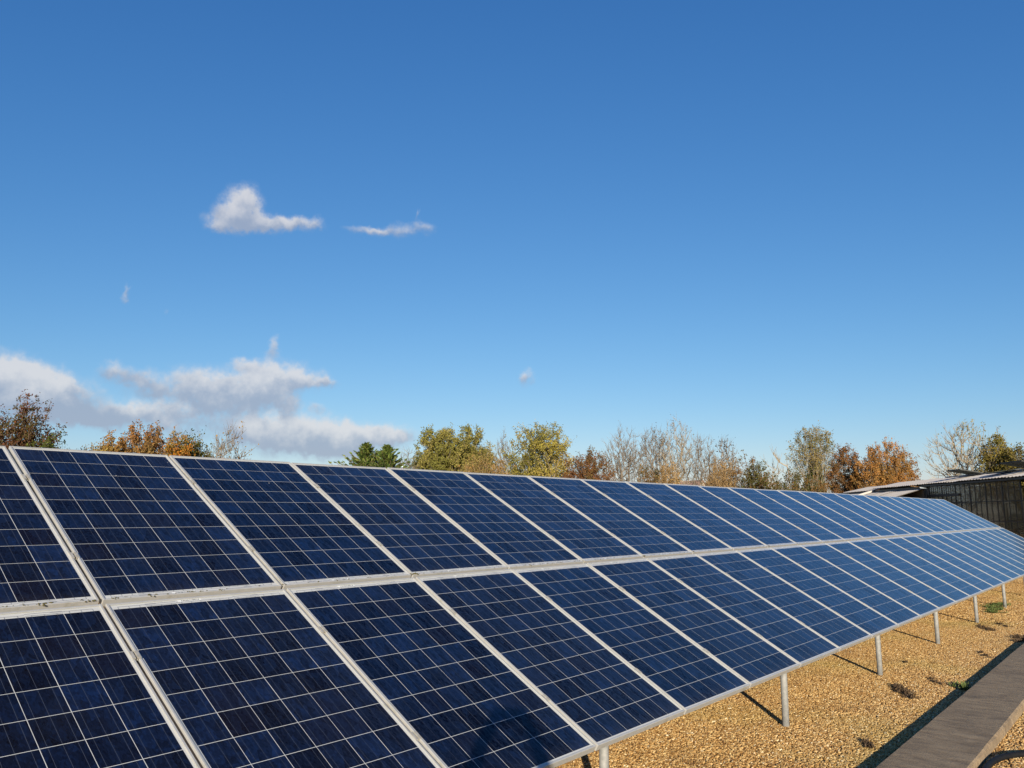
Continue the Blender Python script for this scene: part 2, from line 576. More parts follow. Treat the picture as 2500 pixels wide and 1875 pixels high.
# concrete walkway, cast in one strip, standing a little proud of the gravel
def path_material():
    m, k = new_mat('walkway_concrete')
    pos = k.n('ShaderNodeNewGeometry').outputs['Position']
    st = k.n('ShaderNodeVectorMath', {0: pos, 1: (9.0, 1.6, 9.0)}, operation='MULTIPLY').outputs[0]
    rot = k.n('ShaderNodeMapping', {'Vector': pos, 'Rotation': (0, 0, R(-32)), 'Scale': (8.0, 2.6, 8.0)}).outputs[0]
    streak = noise(k, rot, 1.6, 8, 0.68)
    grain = noise(k, pos, 90, 4, 0.6)
    f = k.n('ShaderNodeMapRange', {'Value': streak, 'From Min': 0.26, 'From Max': 0.78}).outputs[0]
    base = k.mix(f, (0.175, 0.124, 0.072), (0.38, 0.290, 0.180))
    base = k.mix(k.m('MULTIPLY', grain, 0.35), base, (0.15, 0.112, 0.075))
    stain = k.n('ShaderNodeMapRange', {'Value': noise(k, pos, 2.6, 7, 0.7), 'From Min': 0.48, 'From Max': 0.66, 'To Max': 0.6}).outputs[0]
    base = k.mix(stain, base, (0.105, 0.080, 0.056))
    chip = k.m('LESS_THAN', k.n('ShaderNodeTexVoronoi', {'Vector': pos, 'Scale': 7.0}).outputs['Distance'], 0.035)
    base = k.mix(k.m('MULTIPLY', chip, 0.6), base, (0.6, 0.55, 0.45))
    h = k.m('MULTIPLY_ADD', streak, 0.8, k.m('MULTIPLY', grain, 0.3))
    finish(k, principled(k, base, 0.88, 0, 0.25, bump(k, h, 0.8, 0.02)))
    return m


def walkway():
    rng = random.Random(4)
    N = 150
    xs = [-3 + 31 * i / N for i in range(N + 1)]
    top = 0.078
    prof = []
    for x in xs:
        a = -0.683 + rng.uniform(-0.0025, 0.0025)
        b = -1.203 + rng.uniform(-0.0025, 0.0025)
        prof.append([(x, a + 0.008, -0.02), (x, a + 0.004, top - 0.012 + rng.uniform(-.002, .002)), (x, a - 0.010, top), (x, b + 0.012, top), (x, b - 0.003, top - 0.014 + rng.uniform(-.003, .003)), (x, b - 0.012, -0.02)])
    v = [p for r_ in prof for p in r_]
    f = []
    for i in range(N):
        for j in range(5):
            f.append((i * 6 + j, i * 6 + j + 1, (i + 1) * 6 + j + 1, (i + 1) * 6 + j))
    f.append(tuple(range(6)))
    f.append(tuple(N * 6 + j for j in reversed(range(6))))
    me = bpy.data.meshes.new('path')
    me.from_pydata(v, [], f)
    bm = bmesh.new()
    bm.from_mesh(me)
    bmesh.ops.recalc_face_normals(bm, faces=bm.faces)
    bm.to_mesh(me)
    bm.free()
    tag(obj('path', me, path_material()), kind='structure')


walkway()

# ------------------------------------------------------------------ solar array
TILT = 29.485
PITCH = 1.012
PW, PL = 0.992, 1.65
EDGE_Z = 0.63
ct, st_ = math.cos(R(TILT)), math.sin(R(TILT))
ROW_V = [0.0, 1.65 + 0.0292]
rng = random.Random(11)


def plane_pt(x, v, d=0.0):
    """point on the array plane: x along the row, v up the slope, d along the normal"""
    return Vector((x, v * ct - d * st_, EDGE_Z + v * st_ + d * ct))


CW, CP = 0.1555, 0.1585
X0 = (PW - (6 * CP - 0.0030)) / 2
LIP = 0.011
WIDE, SLIM = 0.043, 1.65 - 1.5820 - 0.043


def frame_mesh():
    b = MB()
    zb = -0.038
    b.box(0, LIP, 0, PL, zb, 0)
    b.box(PW - LIP, PW, 0, PL, zb, 0)
    b.box(LIP, PW - LIP, 0, LIP, zb, -0.0003)
    b.box(LIP, PW - LIP, PL - LIP, PL, zb, -0.0003)
    me = b.mesh('panel_frame', [frame_mat])
    bm = bmesh.new()
    bm.from_mesh(me)
    bmesh.ops.bevel(bm, geom=[e for e in bm.edges if e.calc_length() > 0.2], offset=0.0012, segments=1, affect='EDGES')
    bm.to_mesh(me)
    bm.free()
    return me


def quad_mesh(name, x0, x1, y0, y1, z, mat):
    b = MB()
    b.face([(x0, y0, z), (x1, y0, z), (x1, y1, z), (x0, y1, z)])
    return b.mesh(name, [mat])


def cell_mesh():
    h = CW / 2
    b = MB()
    b.box(-h, h, -h, h, -0.0004, 0)
    me = b.mesh('cell', [cell_mat])
    uv = me.uv_layers.new(name='UVMap')
    for l in me.loops:
        co = me.vertices[l.vertex_index].co
        uv.data[l.index].uv = (co.x / CW + 0.5, co.y / CW + 0.5)
    return me


def far_cells_mesh(seed, wide_bottom):
    y0 = WIDE if wide_bottom else SLIM
    b = MB()
    r_ = random.Random(seed)
    rn = []
    for j in range(10):
        for i in range(6):
            cx, cy = X0 + i * CP, y0 + j * CP
            b.box(cx, cx + CW, cy, cy + CW, -0.0064, -0.006)
            q = r_.random()
            rn += [q] * 6
    me = b.mesh('cells', [cell_far_mat])
    uv = me.uv_layers.new(name='UVMap')
    co = np.zeros(len(me.vertices) * 3, np.float32)
    me.vertices.foreach_get('co', co)
    co = co.reshape(-1, 3)
    li = np.zeros(len(me.loops), np.int32)
    me.loops.foreach_get('vertex_index', li)
    u = np.empty((len(li), 2), np.float32)
    fx = (co[li, 0] - X0 + 0.0005) / CP
    fy = (co[li, 1] - y0 + 0.0005) / CP
    # within each cell 0..1
    u[:, 0] = np.where(fx % 1 > 0.9, 1.0, 0.0)
    u[:, 1] = np.where(fy % 1 > 0.9, 1.0, 0.0)
    uv.data.foreach_set('uv', u.ravel())
    a = me.attributes.new('rnd', 'FLOAT', 'FACE')
    a.data.foreach_set('value', rn)
    return me


def ribbons_mesh(wide_bottom):
    """bus ribbons that join the cell strings in the wide margin"""
    b = MB()
    z0, z1 = -0.0061, -0.0058
    def rb(x0, x1, d0, d1):
        if wide_bottom:
            b.box(x0, x1, WIDE - d1, WIDE - d0, z0, z1)
        else:
            b.box(x0, x1, PL - WIDE + d0, PL - WIDE + d1, z0, z1)
    for i in range(6):
        cx = X0 + i * CP
        d = 0.016 if i in (0, 5) else 0.009 if i in (1, 4) else 0.011
        for q in (1, 3, 5):
            rb(cx + CW * q / 6 - 0.001, cx + CW * q / 6 + 0.001, 0.0005, d)
        a, c = cx + CW / 6, cx + CW * 5 / 6
        if i == 0:
            rb(a, cx + CP + CW * 0.35, d, d + 0.0022)
        elif i == 5:
            rb(cx - CW * 0.35, c, d, d + 0.0022)
        elif i in (1, 4):
            rb(cx, cx + CW, 0.0055, 0.0078)
            rb(cx, cx + CW, 0.0205, 0.0227)
        else:
            rb(cx - 0.002, cx + CW, 0.0112, 0.0132)
    return b.mesh('bus_ribbon', [ribbon_mat])


def barcode_mesh(wide_bottom):
    b = MB()
    x0 = X0 + 2 * CP + 0.012
    yc = (WIDE - 0.0225) if wide_bottom else (PL - WIDE + 0.0225)
    b.box(x0, x0 + 0.125, yc - 0.0075, yc + 0.0075, -0.0060, -0.0057)
    r_ = random.Random(3)
    x = x0 + 0.018
    while x < x0 + 0.115:
        w = r_.choice((0.001, 0.0015, 0.0025, 0.003))
        b.box(x, x + w, yc - 0.004, yc + 0.004, -0.0056, -0.0054, 1)
        x += w + r_.choice((0.001, 0.0015, 0.002, 0.004))
    return b.mesh('barcode_label', [label_mat, ink_mat])


FRAME = frame_mesh()
GLASS = quad_mesh('panel_glass', LIP - 0.001, PW - LIP + 0.001, LIP - 0.001, PL - LIP + 0.001, -0.0022, panel_glass)
BACK = quad_mesh('backsheet', LIP - 0.002, PW - LIP + 0.002, LIP - 0.002, PL - LIP + 0.002, -0.0063, back_mat)
CELL = cell_mesh()
FAR = {(wb, s): far_cells_mesh(s * 7 + wb, wb) for wb in (0, 1) for s in range(5)}
RIB = {wb: ribbons_mesh(wb) for wb in (0, 1)}
BAR = {wb: barcode_mesh(wb) for wb in (0, 1)}
ORD = ['first', 'second', 'third', 'fourth', 'fifth', 'sixth', 'seventh', 'eighth', 'ninth', 'tenth', 'eleventh', 'twelfth', 'thirteenth', 'fourteenth', 'fifteenth', 'sixteenth', 'seventeenth', 'eighteenth', 'nineteenth', 'twentieth']


def panel_label(c, upper):
    row = 'upper' if upper else 'lower'
    if c == -2:
        return 'blue solar panel of the %s row just past the left edge of the view' % row
    n = c + 1
    if n == 0:
        return 'blue solar panel of the %s row cut off by the left edge' % row
    left, right = n - 1, 24 - c
    if right == 0:
        return 'last blue solar panel of the %s row, at the end by the greenhouse' % row
    if right < 12:
        return 'blue solar panel of the %s row, %s from the end by the greenhouse' % (row, ORD[right])
    return 'blue solar panel of the %s row, %s column after the one cut off at left' % (row, ORD[left])


for c in range(-2, 25):
    for upper in (0, 1):
        wb = 1 if upper else 0
        base = plane_pt(c * PITCH + 0.01, ROW_V[upper])
        p = empty('solar_panel', base, (R(TILT + rng.uniform(-0.12, 0.12)), R(rng.uniform(-0.1, 0.1)), 0))
        tag(p, panel_label(c, upper), 'solar panel', 'solar panels of the two row array')
        obj('frame', FRAME, None, p)
        obj('backsheet', BACK, None, p)
        if -1 <= c <= 11:
            y0 = WIDE if wb else SLIM
            for j in range(10):
                for i in range(6):
                    obj('cell', CELL, None, p, (X0 + i * CP + CW / 2 + rng.uniform(-.0004, .0004), y0 + j * CP + CW / 2, -0.006))
        else:
            tag(obj('cells', FAR[(wb, (c * 3 + upper) % 5)], None, p), kind='stuff')
        obj('bus_ribbon', RIB[wb], None, p)
        obj('barcode_label', BAR[wb], None, p)
        obj('glass', GLASS, None, p)


def rack():
    t = empty('mounting_rack', (0, 0.33, 0))
    tag(t, 'galvanised steel rack on round posts carrying the whole solar array', 'mounting rack')

    def part(name, me, mat):
        o = obj(name, me, mat, t)
        o.location = (0, -0.33, 0)
        return o
    y_f, y_r = 0.33, 2.45
    for i in range(-1, 9):
        x = 2.58 + 2.92 * i
        if x > 25.2:
            break
        for y in (y_f, y_r):
            v = y / ct
            z = EDGE_Z + v * st_ - 0.105
            b = MB()
            lean = rng.uniform(-0.012, 0.012)
            b.tube([(x, y, -0.15), (x + lean, y, z)], [0.030, 0.030], 16)
            part('post', b.mesh('post', None, True), galv)
        b = MB()
        n = Vector((0, -st_, ct))
        for a0, a1 in (((0.12, -0.085)), ):
            p0, p1 = plane_pt(x, 0.15), plane_pt(x, 3.2)
            vv = []
            for pp in (p0, p1):
                for dx, dd in ((-.03, -.08), (.03, -.08), (.03, -.14), (-.03, -.14)):
                    vv.append(tuple(pp + Vector((dx, 0, 0)) + n * dd))
            b.v += vv
            for q in ((0, 1, 2, 3), (7, 6, 5, 4), (0, 4, 5, 1), (1, 5, 6, 2), (2, 6, 7, 3), (3, 7, 4, 0)):
                b.f.append(q)
                b.mi.append(0)
        part('rafter', b.mesh('rafter'), galv)
    for v in (0.40, 1.25, 2.08, 2.93):
        b = MB()
        x0, x1 = -2.03, 25.32
        n = Vector((0, -st_, ct))
        up = Vector((0, ct, st_))
        vv = []
        for x in (x0, x1):
            p = plane_pt(x, v)
            for du, dd in ((-.02, -.0385), (.02, -.0385), (.02, -.0795), (-.02, -.0795)):
                vv.append(tuple(p + up * du + n * dd))
        b.v += vv
        for q in ((0, 1, 2, 3), (7, 6, 5, 4), (0, 4, 5, 1), (1, 5, 6, 2), (2, 6, 7, 3), (3, 7, 4, 0)):
            b.f.append(q)
            b.mi.append(0)
        part('rail', b.mesh('rail'), galv)
    # mid clamps: a hat bridging two neighbouring frames, with its bolt head
    b = MB()
    b.box(-0.020, -0.007, -0.025, 0.025, 0.0008, 0.0036)
    b.box(0.007, 0.020, -0.025, 0.025, 0.0008, 0.0036)
    b.box(-0.007, -0.0045, -0.025, 0.025, -0.012, 0.0034)
    b.box(0.0045, 0.007, -0.025, 0.025, -0.012, 0.0034)
    b.box(-0.0045, 0.0045, -0.025, 0.025, -0.012, -0.009)
    b.tube([(0, 0, -0.009), (0, 0, -0.002)], 0.0042, 6)
    cm = b.mesh('clamp', [clamp_mat])
    for i in range(-1, 25):
        for v in (0.40, 1.25, 2.08, 2.93):
            o = obj('clamp', cm, None, t)
            o.location = plane_pt(i * PITCH, v) - Vector((0, 0.33, 0))
            o.rotation_euler = (R(TILT), 0, 0)


rack()


# moss and lichen crumbs lodged along the lower lips
def lumps(name, items, mat, label, cat):
    vs, fs = [], []
    bm = bmesh.new()
    bmesh.ops.create_icosphere(bm, subdivisions=2, radius=1)
    bv = np.array([v.co for v in bm.verts])
    bf = np.array([[v.index for v in f.verts] for f in bm.faces])
    bm.free()
    r_ = np.random.default_rng(8)
    n0 = 0
    for (p, sx, sy, sz, rz, rx) in items:
        q = bv * (1 + r_.normal(0, 0.16, (len(bv), 1))) * [sx, sy, sz]
        M = np.array((Matrix.Rotation(rx, 3, 'X') @ Matrix.Rotation(rz, 3, 'Z')))
        vs.append(q @ M.T + np.array(p))
        fs.append(bf + n0)
        n0 += len(bv)
    me = np_mesh(name, np.concatenate(vs), [np.concatenate(fs)], [mat])
    return tag(obj(name, me), label, cat, kind='stuff')


r2 = random.Random(21)
items = []
for (x, big) in [(0.06, .010), (2.03, .016), (5.07, .013), (6.09, .010), (8.12, .012), (9.1, .009), (-0.25, .014), (-0.05, .011), (0.24, .010), (0.45, .007), (0.62, .007), (1.4, .006), (3.3, .006), (4.3, .007)]:
    big *= 0.7
    for q in range(5):
        xx = x + r2.gauss(0, big * 1.8)
        items.append((tuple(plane_pt(xx, 1.6795 + 0.006 + r2.gauss(0, 0.005), 0.001)), big * r2.uniform(.35, 1.0), big * r2.uniform(.3, .7), big * r2.uniform(.2, .5), r2.uniform(0, 3), R(TILT)))
for q in range(260):
    xx = r2.uniform(-1.2, 12)
    items.append((tuple(plane_pt(xx, 1.6795 + 0.0085 + r2.gauss(0, 0.003), 0.0)), r2.uniform(.002, .007), r2.uniform(.0015, .003), r2.uniform(.001, .0025), r2.uniform(-.3, .3), R(TILT)))
lumps('moss', items, moss_mat, 'crumbs of dry green brown moss along the seam between the panel rows', 'moss')


# ------------------------------------------------------------------ small things on the gravel
def weed_mat(name, c1, c2):
    return simple(name, c1, c2, 14, 0.8, 0, 0)


dark_weed = weed_mat('withered_weed', (0.045, 0.028, 0.014), (0.09, 0.055, 0.025))
green_weed = weed_mat('green_weed', (0.045, 0.075, 0.014), (0.10, 0.12, 0.03))


def tuft(name, x, y, rx, ry, n, h, mat, label, cat, seed, rot=0.0):
    r_ = np.random.default_rng(seed)
    nc = max(5, int(rx * 40))
    cx, cy, cs = r_.uniform(-1, 1, nc) * rx, r_.normal(0, 0.35, nc) * ry, r_.uniform(0.1, 0.45, nc) * ry
    n = int(n * 0.55)
    w = r_.integers(0, nc, n)
    px, py = cx[w] + r_.normal(0, 1, n) * cs[w] * 1.3, cy[w] + r_.normal(0, 1, n) * cs[w]
    bx = np.stack([px * np.cos(rot) - py * np.sin(rot), px * np.sin(rot) + py * np.cos(rot), np.full(n, 0.008)], 1)
    th = r_.uniform(0, 2 * np.pi, n)
    tilt = r_.uniform(0.2, 1.3, n)
    L = h * r_.uniform(0.4, 1.1, n)
    d = np.stack([np.cos(th) * np.sin(tilt), np.sin(th) * np.sin(tilt), np.cos(tilt)], 1) * L[:, None]
    s = np.stack([-np.sin(th), np.cos(th), np.zeros(n)], 1) * (0.004 + 0.004 * r_.random(n))[:, None]
    v = np.stack([bx - s * .6, bx + d * .55 - s, bx + d, bx + d * .55 + s, bx + s * .6], 1).reshape(-1, 3)
    f = np.arange(n * 5).reshape(n, 5)
    o = obj(name, np_mesh(name, v - [0, 0, 0], [f], [mat]))
    o.location = (x, y, 0.004)
    return tag(o, label, cat)


tuft('withered_weed', 7.61, -0.117, 0.30, 0.085, 900, 0.045, dark_weed, 'dark withered weed lying on the gravel beyond the path', 'weed', 1, 0.45)
tuft('withered_weed', 5.34, -0.41, 0.09, 0.05, 260, 0.04, dark_weed, 'small dark weed nearest the camera, beside the path shadow', 'weed', 2, 0.5)
tuft('weed', 8.25, -0.56, 0.16, 0.06, 300, 0.07, green_weed, 'green weed growing against the edge of the path', 'weed', 3, 0.2)
tuft('withered_weed', 8.39, -0.262, 0.16, 0.03, 160, 0.03, dark_weed, 'thin brown weed strip on gravel close to the path weed', 'weed', 4, 0.6)
tuft('grass_patch', 16.85, 0.44, 0.95, 0.19, 2600, 0.05, green_weed, 'patch of green grass at the foot of a distant post', 'grass', 5, 0.1)
tuft('withered_weed', 13.5, 0.08, 0.32, 0.09, 500, 0.04, dark_weed, 'dark weed on the gravel by the far posts', 'weed', 6, 0.5)
tuft('withered_weed', 14.1, -0.067, 0.24, 0.06, 300, 0.03, dark_weed, 'farthest small dark weed on the gravel, right of the others', 'weed', 7, 0.5)
tuft('withered_weed', 10.67, -0.375, 0.26, 0.05, 260, 0.03, dark_weed, 'slim dark weed close to the path halfway along', 'weed', 8, 0.4)
tuft('withered_weed', 9.42, 0.296, 0.07, 0.03, 60, 0.03, dark_weed, 'tiny dark leaf litter scrap in the middle of the gravel', 'leaf litter', 9, 0.2)
tuft('withered_weed', 12.5, -0.5, 0.34, 0.10, 700, 0.05, dark_weed, 'brown weeds crowding the far stretch of the path edge', 'weed', 10, 0.2)

hose_mat = simple('black_rubber', (0.006, 0.006, 0.007), (0.012, 0.012, 0.012), 30, 0.6, 0, 0.05, 0.15)
b = MB()
pts = []
P = [(3.9, -1.95), (4.6, -1.42), (5.05, -1.285), (5.22, -1.262), (5.446, -1.275), (5.635, -1.325), (5.80, -1.425), (5.95, -1.62), (5.98, -1.9), (5.85, -2.2), (5.5, -2.5)]
P = [Vector((x, y, 0.024)) for x, y in P]
for i in range(len(P) - 1):
    p0, p1, p2, p3 = P[max(i - 1, 0)], P[i], P[i + 1], P[min(i + 2, len(P) - 1)]
    for q in range(8):
        t = q / 8
        pts.append(0.5 * ((2 * p1) + (p2 - p0) * t + (2 * p0 - 5 * p1 + 4 * p2 - p3) * t * t + (3 * p1 - p0 - 3 * p2 + p3) * t ** 3))
b.tube(pts, 0.022, 12)
tag(obj('hose', b.mesh('hose', None, True), hose_mat), 'black rubber hose curving over gravel in the bottom right corner', 'hose')

# ------------------------------------------------------------------ trees
def at_bearing(az, dist):
    return Vector((CAM.x + dist * math.cos(R(az)), CAM.y + dist * math.sin(R(az)), 0.0))


def leaf_material():
    m, k = new_mat('leaves')
    c = k.n('ShaderNodeAttribute', attribute_name='col').outputs['Color']
    d = k.n('ShaderNodeBsdfDiffuse', {0: c}).outputs[0]
    t = k.n('ShaderNodeBsdfTranslucent', {0: c}).outputs[0]
    finish(k, k.n('ShaderNodeMixShader', {0: 0.25, 1: d, 2: t}).outputs[0])
    return m


LEAF = leaf_material()
BARK = {'grey': simple('bark_grey', (0.13, 0.105, 0.075), (0.26, 0.215, 0.16), 5, 0.9),
        'brown': simple('bark_brown', (0.10, 0.07, 0.045), (0.19, 0.14, 0.09), 5, 0.9),
        'pale': simple('bark_pale', (0.22, 0.175, 0.115), (0.38, 0.32, 0.22), 5, 0.9),
        'straw': simple('bark_straw', (0.28, 0.19, 0.09), (0.42, 0.30, 0.15), 5, 0.9)}


def tubes(P0, P1, R0, R1, n):
    """tapered n-gon prisms as arrays"""
    d = P1 - P0
    L = np.linalg.norm(d, axis=1, keepdims=True) + 1e-9
    d = d / L
    ref = np.where(np.abs(d[:, 2:3]) < 0.9, [[0, 0, 1.0]], [[1.0, 0, 0]])
    a = np.cross(d, ref)
    a /= np.linalg.norm(a, axis=1, keepdims=True) + 1e-9
    b = np.cross(d, a)
    vs = []
    for P_, R_ in ((P0, R0), (P1, R1)):
        for j in range(n):
            t = 2 * np.pi * j / n
            vs.append(P_ + (a * np.cos(t) + b * np.sin(t)) * R_[:, None])
    V = np.stack(vs, 1)
    N = len(P0)
    base = (np.arange(N) * 2 * n)[:, None]
    fs = []
    for j in range(n):
        fs.append(base + np.array([[j, (j + 1) % n, n + (j + 1) % n, n + j]]))
    return V.reshape(-1, 3), np.stack(fs, 1).reshape(-1, 4)


def leaves(P, size, rg, squash=0.55, up=0.35):
    n = len(P)
    d = rg.normal(0, 1, (n, 3))
    d[:, 2] += up
    d /= np.linalg.norm(d, axis=1, keepdims=True)
    s = np.cross(d, rg.normal(0, 1, (n, 3)))
    s /= np.linalg.norm(s, axis=1, keepdims=True) + 1e-9
    L = (size * rg.uniform(0.6, 1.35, n))[:, None]
    V = np.stack([P - d * L * .5, P + s * L * squash * .5, P + d * L * .5, P - s * L * squash * .5], 1).reshape(-1, 3)
    return V, np.arange(4 * n).reshape(n, 4)


def crown_points(rg, n, c, rad, shell=0.5, lobes=5, lobe_amp=0.22, zmin=-1.0):
    """points in a lumpy ellipsoid, biased to the outside"""
    ld = rg.normal(0, 1, (lobes, 3))
    ld /= np.linalg.norm(ld, axis=1, keepdims=True)
    out = []
    while len(out) < n:
        d = rg.normal(0, 1, (n, 3))
        d /= np.linalg.norm(d, axis=1, keepdims=True)
        r = rg.uniform(0, 1, n) ** shell
        bumpy = 1 + lobe_amp * (np.max(d @ ld.T, axis=1) * 1.6 - 1.1) + rg.normal(0, 0.05, n)
        p = d * (r * bumpy)[:, None]
        out += [q for q in p if q[2] > zmin]
    p = np.array(out[:n])
    return c + p * rad


def grow(rg, trunk, targets, bf=0.6, tip=0.010, power=2.2, sag=0.0):
    """connect every target to the nearest, best placed branch; returns nodes, parents, radii"""
    N = np.zeros((len(trunk) + len(targets) * 5, 3))
    par = np.full(len(N), -1, int)
    plen = np.zeros(len(N))
    dirn = np.zeros((len(N), 3))
    n = len(trunk)
    N[:n] = trunk
    for i in range(1, n):
        par[i] = i - 1
        seg = N[i] - N[i - 1]
        plen[i] = plen[i - 1] + np.linalg.norm(seg)
        dirn[i] = seg / (np.linalg.norm(seg) + 1e-9)
    dirn[0] = dirn[min(1, n - 1)]
    lo = n // 3
    order = np.argsort(np.linalg.norm(targets - trunk[n // 2], axis=1))
    tips = []
    for t in targets[order]:
        v = t - N[lo:n]
        d = np.linalg.norm(v, axis=1)
        cosang = (v * dirn[lo:n]).sum(1) / (d + 1e-6)
        cost = d * (1.35 - 0.5 * cosang) + bf * plen[lo:n]
        j = lo + int(np.argmin(cost))
        L = np.linalg.norm(t - N[j])
        k = max(1, min(4, int(L / 0.55)))
        ctrl = N[j] + dirn[j] * L * 0.22 + (t - N[j]) * [0.5, 0.5, 0.12] + rg.normal(0, 0.06 * L, 3)
        prev = j
        for q in range(1, k + 1):
            s = q / k
            p = (1 - s) ** 2 * N[j] + 2 * s * (1 - s) * ctrl + s * s * t
            N[n] = p
            par[n] = prev
            sg = p - N[prev]
            ln = np.linalg.norm(sg)
            plen[n] = plen[prev] + ln
            dirn[n] = sg / (ln + 1e-9)
            prev = n
            n += 1
        tips.append(prev)
    N, par, dirn = N[:n], par[:n], dirn[:n]
    acc = np.zeros(n)
    for i in range(n - 1, 0, -1):
        if acc[i] == 0:
            acc[i] = tip ** power
        acc[par[i]] += acc[i]
    rad = acc ** (1 / power)
    rad[0] = rad[1] * 1.25
    return N, par, dirn, rad, np.array(tips)


def plant(name, label, cat, az, dist, tan_top, half_w, z0=0.3, bark='grey', seed=0, n=420, bf=0.6, tip=0.010, spray=5, spray_len=0.6,
          leaf_n=0, leaf_size=0.16, leaf_cols=None, off=0.0, shell=0.45, lobes=6, lobe_amp=0.22, depth=None, ivy=None, trunks=1, leaf_top=None,
          group=None, upright=0.5, lean=(0, 0), zcut=-1.0, leaf_shift=None, fork=None):
    if leaf_n > 2000:
        leaf_n, leaf_size, spray, spray_len = int(leaf_n * 2.2), leaf_size * 0.72, min(spray, 3), spray_len * 0.75
    else:
        n, spray, spray_len, tip, shell, bf = (int(n * 0.8) if n > 100 else n), 4, spray_len * 0.62, tip * 1.15, 0.42, min(bf, 0.28)
        leaf_n, leaf_size = int(leaf_n * 0.35), leaf_size * 0.75
    rg = np.random.default_rng(seed)
    base = at_bearing(az, dist)
    H = CAM.z + dist * tan_top
    Rw = dist * math.tan(R(half_w)) * 1.04
    side = np.array([math.sin(R(az)), -math.cos(R(az)), 0])
    cz = (H + z0 * H) / 2
    rz = (H - z0 * H) / 2
    dp = depth or 1.0
    fwd = np.array([math.cos(R(az)), math.sin(R(az)), 0])
    centre = side * off * dist * math.tan(R(1)) + np.array([lean[0], lean[1], cz])
    T = crown_points(rg, n, np.zeros(3), np.array([1.0, 1.0, 1.0]), shell, lobes, lobe_amp, zcut)
    T = centre + T[:, :1] * side * Rw + T[:, 1:2] * fwd * Rw * dp + np.array([[0, 0, 1.0]]) * T[:, 2:] * rz
    T = T[T[:, 2] > 0.25]
    nodes = []
    parts_v, parts_f = [], []
    root = empty(name, base)
    tag(root, label, cat, group)
    tv, tf, sv, sf = [], [], [], []
    nt = ns = 0
    allt = np.array_split(T[np.argsort((T - centre) @ side)], trunks)
    tip_pts, tip_dirs = [], []
    trunk_lines = []
    for q, TT in enumerate(allt):
        tx = (q - (trunks - 1) / 2) * (0.9 * Rw / max(trunks, 1))
        b0 = side * (off * dist * math.tan(R(1)) * 0.4 + tx) + fwd * rg.normal(0, 0.15)
        top = centre * np.array([1, 1, 0]) + side * tx + np.array([0, 0, (fork if fork else z0) * H + upright * rz])
        m = 9
        line = np.array([b0 + (top - b0) * s + (rg.normal(0, 0.06, 3) * [1, 1, 0] * min(1, s * 4)) for s in np.linspace(0, 1, m)])
        line[0, 2] = -0.1
        trunk_lines.append(line)
        N, par, dirn, rad, tips = grow(rg, line, TT, bf, tip)
        seg = np.arange(1, len(N))
        thick = rad[seg] > min(max(0.03, tip * 3.2), rad.max() * 0.6)
        for msk, sides, big in ((thick, 7, True), (~thick, 3, False)):
            s = seg[msk]
            if len(s) == 0:
                continue
            V, F = tubes(N[par[s]], N[s], np.minimum(rad[par[s]], rad[s] * 1.5), rad[s], sides)
            if big:
                tv.append(V); tf.append(F + nt); nt += len(V)
            else:
                sv.append(V); sf.append(F + ns); ns += len(V)
        tip_pts.append(N[tips]); tip_dirs.append(dirn[tips])
    tp, td = np.concatenate(tip_pts), np.concatenate(tip_dirs)
    me = np_mesh('trunk', np.concatenate(tv), [np.concatenate(tf)], [BARK[bark]], smooth=True)
    obj('trunk', me, None, root)
    # fine twigs
    tw_end = tp
    if spray:
        P0 = np.repeat(tp, spray, 0)
        D = np.repeat(td, spray, 0)
        outw = P0 - centre
        outw /= np.linalg.norm(outw, axis=1, keepdims=True) + 1e-6
        D = D * 0.6 + outw * 0.35 + rg.normal(0, 0.42, P0.shape) + np.array([[0, 0, 0.55]])
        D /= np.linalg.norm(D, axis=1, keepdims=True)
        L = spray_len * rg.uniform(0.4, 1.3, len(P0))
        st0 = P0 - D * 0.02
        mid = st0 + D * L[:, None] * 0.5 + rg.normal(0, 0.05, P0.shape) * spray_len
        end = mid + (D + rg.normal(0, 0.25, D.shape) + [0, 0, 0.15]) * L[:, None] * 0.5
        V, F = tubes(st0, mid, np.full(len(P0), tip * 0.8), np.full(len(P0), tip * 0.55), 3)
        sv.append(V); sf.append(F + ns); ns += len(V)
        V, F = tubes(mid, end, np.full(len(P0), tip * 0.55), np.full(len(P0), tip * 0.25), 3)
        sv.append(V); sf.append(F + ns); ns += len(V)
        tw_end = np.concatenate([mid, end])
    twv = np.concatenate(sv)
    twf = np.concatenate(sf)
    obj('twigs', np_mesh('twigs', twv, [twf], [BARK[bark]]), None, root)
    # leaves
    if leaf_n:
        src = np.concatenate([tp, tw_end] + ([twv[::7]] if leaf_n > 16000 else []))
        w = np.ones(len(src))
        if leaf_top is not None:
            w = np.clip((src[:, 2] / H - leaf_top[0]) / (leaf_top[1] - leaf_top[0]), 0.02, 1)
        if leaf_shift is not None:
            w = w * np.clip(0.5 + ((src - centre) @ side) / Rw * leaf_shift, 0.03, 1)
        # leaves come in clumps: some tips have many, some none
        w = w * rg.gamma(2.2 if leaf_n > 16000 else 0.8, 1.0, len(w))
        idx = rg.choice(len(src), leaf_n, p=w / w.sum())
        P_ = src[idx] + rg.normal(0, leaf_size * 0.75, (leaf_n, 3))
        V, F = leaves(P_, leaf_size, rg)
        cols = np.array(leaf_cols, float)
        hh = np.clip((src[idx, 2] / H - z0) / (1 - z0 + 1e-6), 0, 1)
        # neighbouring clumps share a tint
        ph = np.sin(src[idx] @ rg.normal(0, 1.2, (3, len(cols))) + rg.uniform(0, 6, len(cols)))
        pick = np.argmax(ph + rg.normal(0, 0.45, ph.shape), axis=1)
        c = cols[pick] * rg.uniform(0.84, 1.16, (leaf_n, 1)) * 1.12
        me = np_mesh('foliage', V, [F], [LEAF], col=np.repeat(c, 4, 0))
